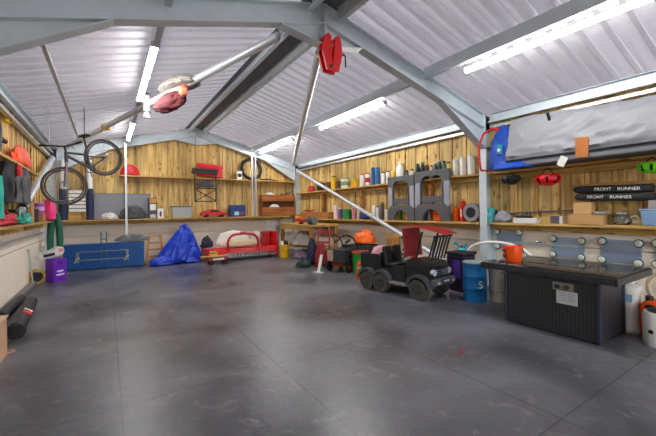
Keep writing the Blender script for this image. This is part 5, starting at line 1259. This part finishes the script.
MB().tube([(-r*1.05, 0, h*.93), (-r*1.12, .02, h*.7), (-r*.8, r*.9, h*.55), (0, r*1.22, h*.5), (r*.8, r*.9, h*.55), (r*1.12, .02, h*.7), (r*1.05, 0, h*.93)], .006, 6).build('handle', DGREY, t, smooth=True)
# containers behind the table end
g = P(630, 331, Z=0)
t = thing('white_canister', 'tall white canister with blue label behind the fire table end', 'canister', (4.92, 1.40, 0), ROT_R)
hc = .54
MB().lathe([(0, 0), (.10, 0), (.11, .02), (.11, .06), (.102, .07), (.102, hc-.08), (.11, hc-.07), (.11, hc-.03), (.08, hc), (0, hc)], seg=24).build('body', M('#dcdcd6', .45), t, smooth=True); MB().cyl((0, 0, hc), (0, 0, hc+.03), .05).build('cap', WHITE, t, smooth=True)
m = MB(); m.box((.01, -.104, hc-.15), (.10, .01, .08), bev=.002); m.build('blue_label', M('#8fb4d6'), t)
yj = P(641, 320, X=5.0).y
t = jug('orange_jerrycan', 'orange jerrycan with black handle hole between the white containers', (4.905, 1.165, 0), ROT_R, .24, .17, .43, M('#f0560f', .45), BLACK, None, 'jerrycan')
MB().ball((-.03, -.085, .33), (.045, .012, .026), 2).build('grip_hole', BLACK, t, smooth=True)
c = P(658, 345, Z=0)
t = thing('white_pail', 'white round pail with black lid at the edge of view', 'pail', (4.65, 1.08, 0), ROT_R)
r = .135; h = .36
MB().lathe([(0, 0), (r*.92, 0), (r, .03), (r, h*.86), (r*.92, h*.93), (0, h*.93)], seg=28).build('body', M('#e9e9e6', .4), t, smooth=True); MB().lathe([(r*.72, h*.93), (r*.74, h*.99), (r*.5, h*1.02), (0, h*1.02)], seg=24).build('lid', BLACK, t, smooth=True)
MB().ball((-.04, -r*.98, h*.42), (.022, .008, .022), 2).build('black_mark', BLACK, t)
c = P(652, 284, X=5.75)
t = thing('coiled_cable', 'pale coiled cable hanging on the concrete behind the white pail', 'cable', (5.93, 1.36, .36), ROT_R)
for i in range(3): MB().torus((.01*i, -.02*i, 0), .15-.008*i, .012, Matrix.Scale(1.25, 4, (0, 0, 1)), 26, 6).build('loop', M('#c9b89c', .6), t, smooth=True)
MB().box((0, 0, .19), (.03, .1, .03)).build('hook', DGREY, t)
# thin red thread on the mats
c = P(462, 352, Z=0)
o = MB().tube([(-.12, 0, .006), (-.04, .015, .006), (.03, -.01, .006), (.08, .02, .006)], .006, 6).build('red_string', M('#a8323a', .7), None, (c.x, c.y, 0), .3, True); tag(o, 'short bit of red string lying on the open floor', 'string')

c = P(460.5, 249, X=XR-.06)
t = thing('round_float', 'black round float hanging on the concrete behind the truck bonnet', 'float', c, ROT_R)
MB().ball((0, 0, 0), .055, 3).build('body', BLACK, t, smooth=True); MB().box((0, .03, .05), (.02, .05, .03)).build('wall_mount', DGREY, t)

c = P(392, 234, X=5.62)
t = thing('timber_offcut', 'pale timber offcut leaning on the concrete behind the pink bag', 'timber', (5.62, c.y, 0), (0, .06, ROT_R))
MB().box((0, 0, c.z/2), (.42, .05, c.z), bev=.004).build('plank', BENCHWOOD, t); MB().box((0, -.03, c.z*.9), (.42, .02, .06)).build('batten', TIMBER_X, t)

# ================================================================== DAYLIGHT, CAMERA, COLOUR
wd = bpy.data.worlds.new('daylight'); scene.world = wd; wd.use_nodes = True
bg = wd.node_tree.nodes['Background']; bg.inputs['Color'].default_value = (.96, .98, 1., 1); bg.inputs['Strength'].default_value = 3.4
gr = MB().box((XRIDGE, YF-12.2, -.08), (60, 24, .1)).build('ground_outside', M('#5c5b58', .9)); struct(gr)
cd = bpy.data.cameras.new('camera'); cam = bpy.data.objects.new('camera', cd); COL.objects.link(cam)
cd.sensor_width = 36; cd.sensor_fit = 'HORIZONTAL'; cd.lens = F/656*36; cd.shift_x = 0; cd.shift_y = -(218-HY)/656
cd.clip_start = .02
cam.location = (0, 0, H)
cam.rotation_euler = (Matrix.Rotation(-YAW, 3, 'Z') @ Matrix.Rotation(PI/2, 3, 'X') @ Matrix.Rotation(ROLL, 3, 'Z')).to_euler()
scene.camera = cam
vs = scene.view_settings
scene.display_settings.display_device = 'sRGB'
vs.view_transform = 'Standard'; vs.look = 'None'; vs.gamma = 1; vs.use_curve_mapping = False; vs.exposure = 0.75
scene.cycles.max_bounces = 8; scene.cycles.diffuse_bounces = 5; scene.cycles.sample_clamp_indirect = 8
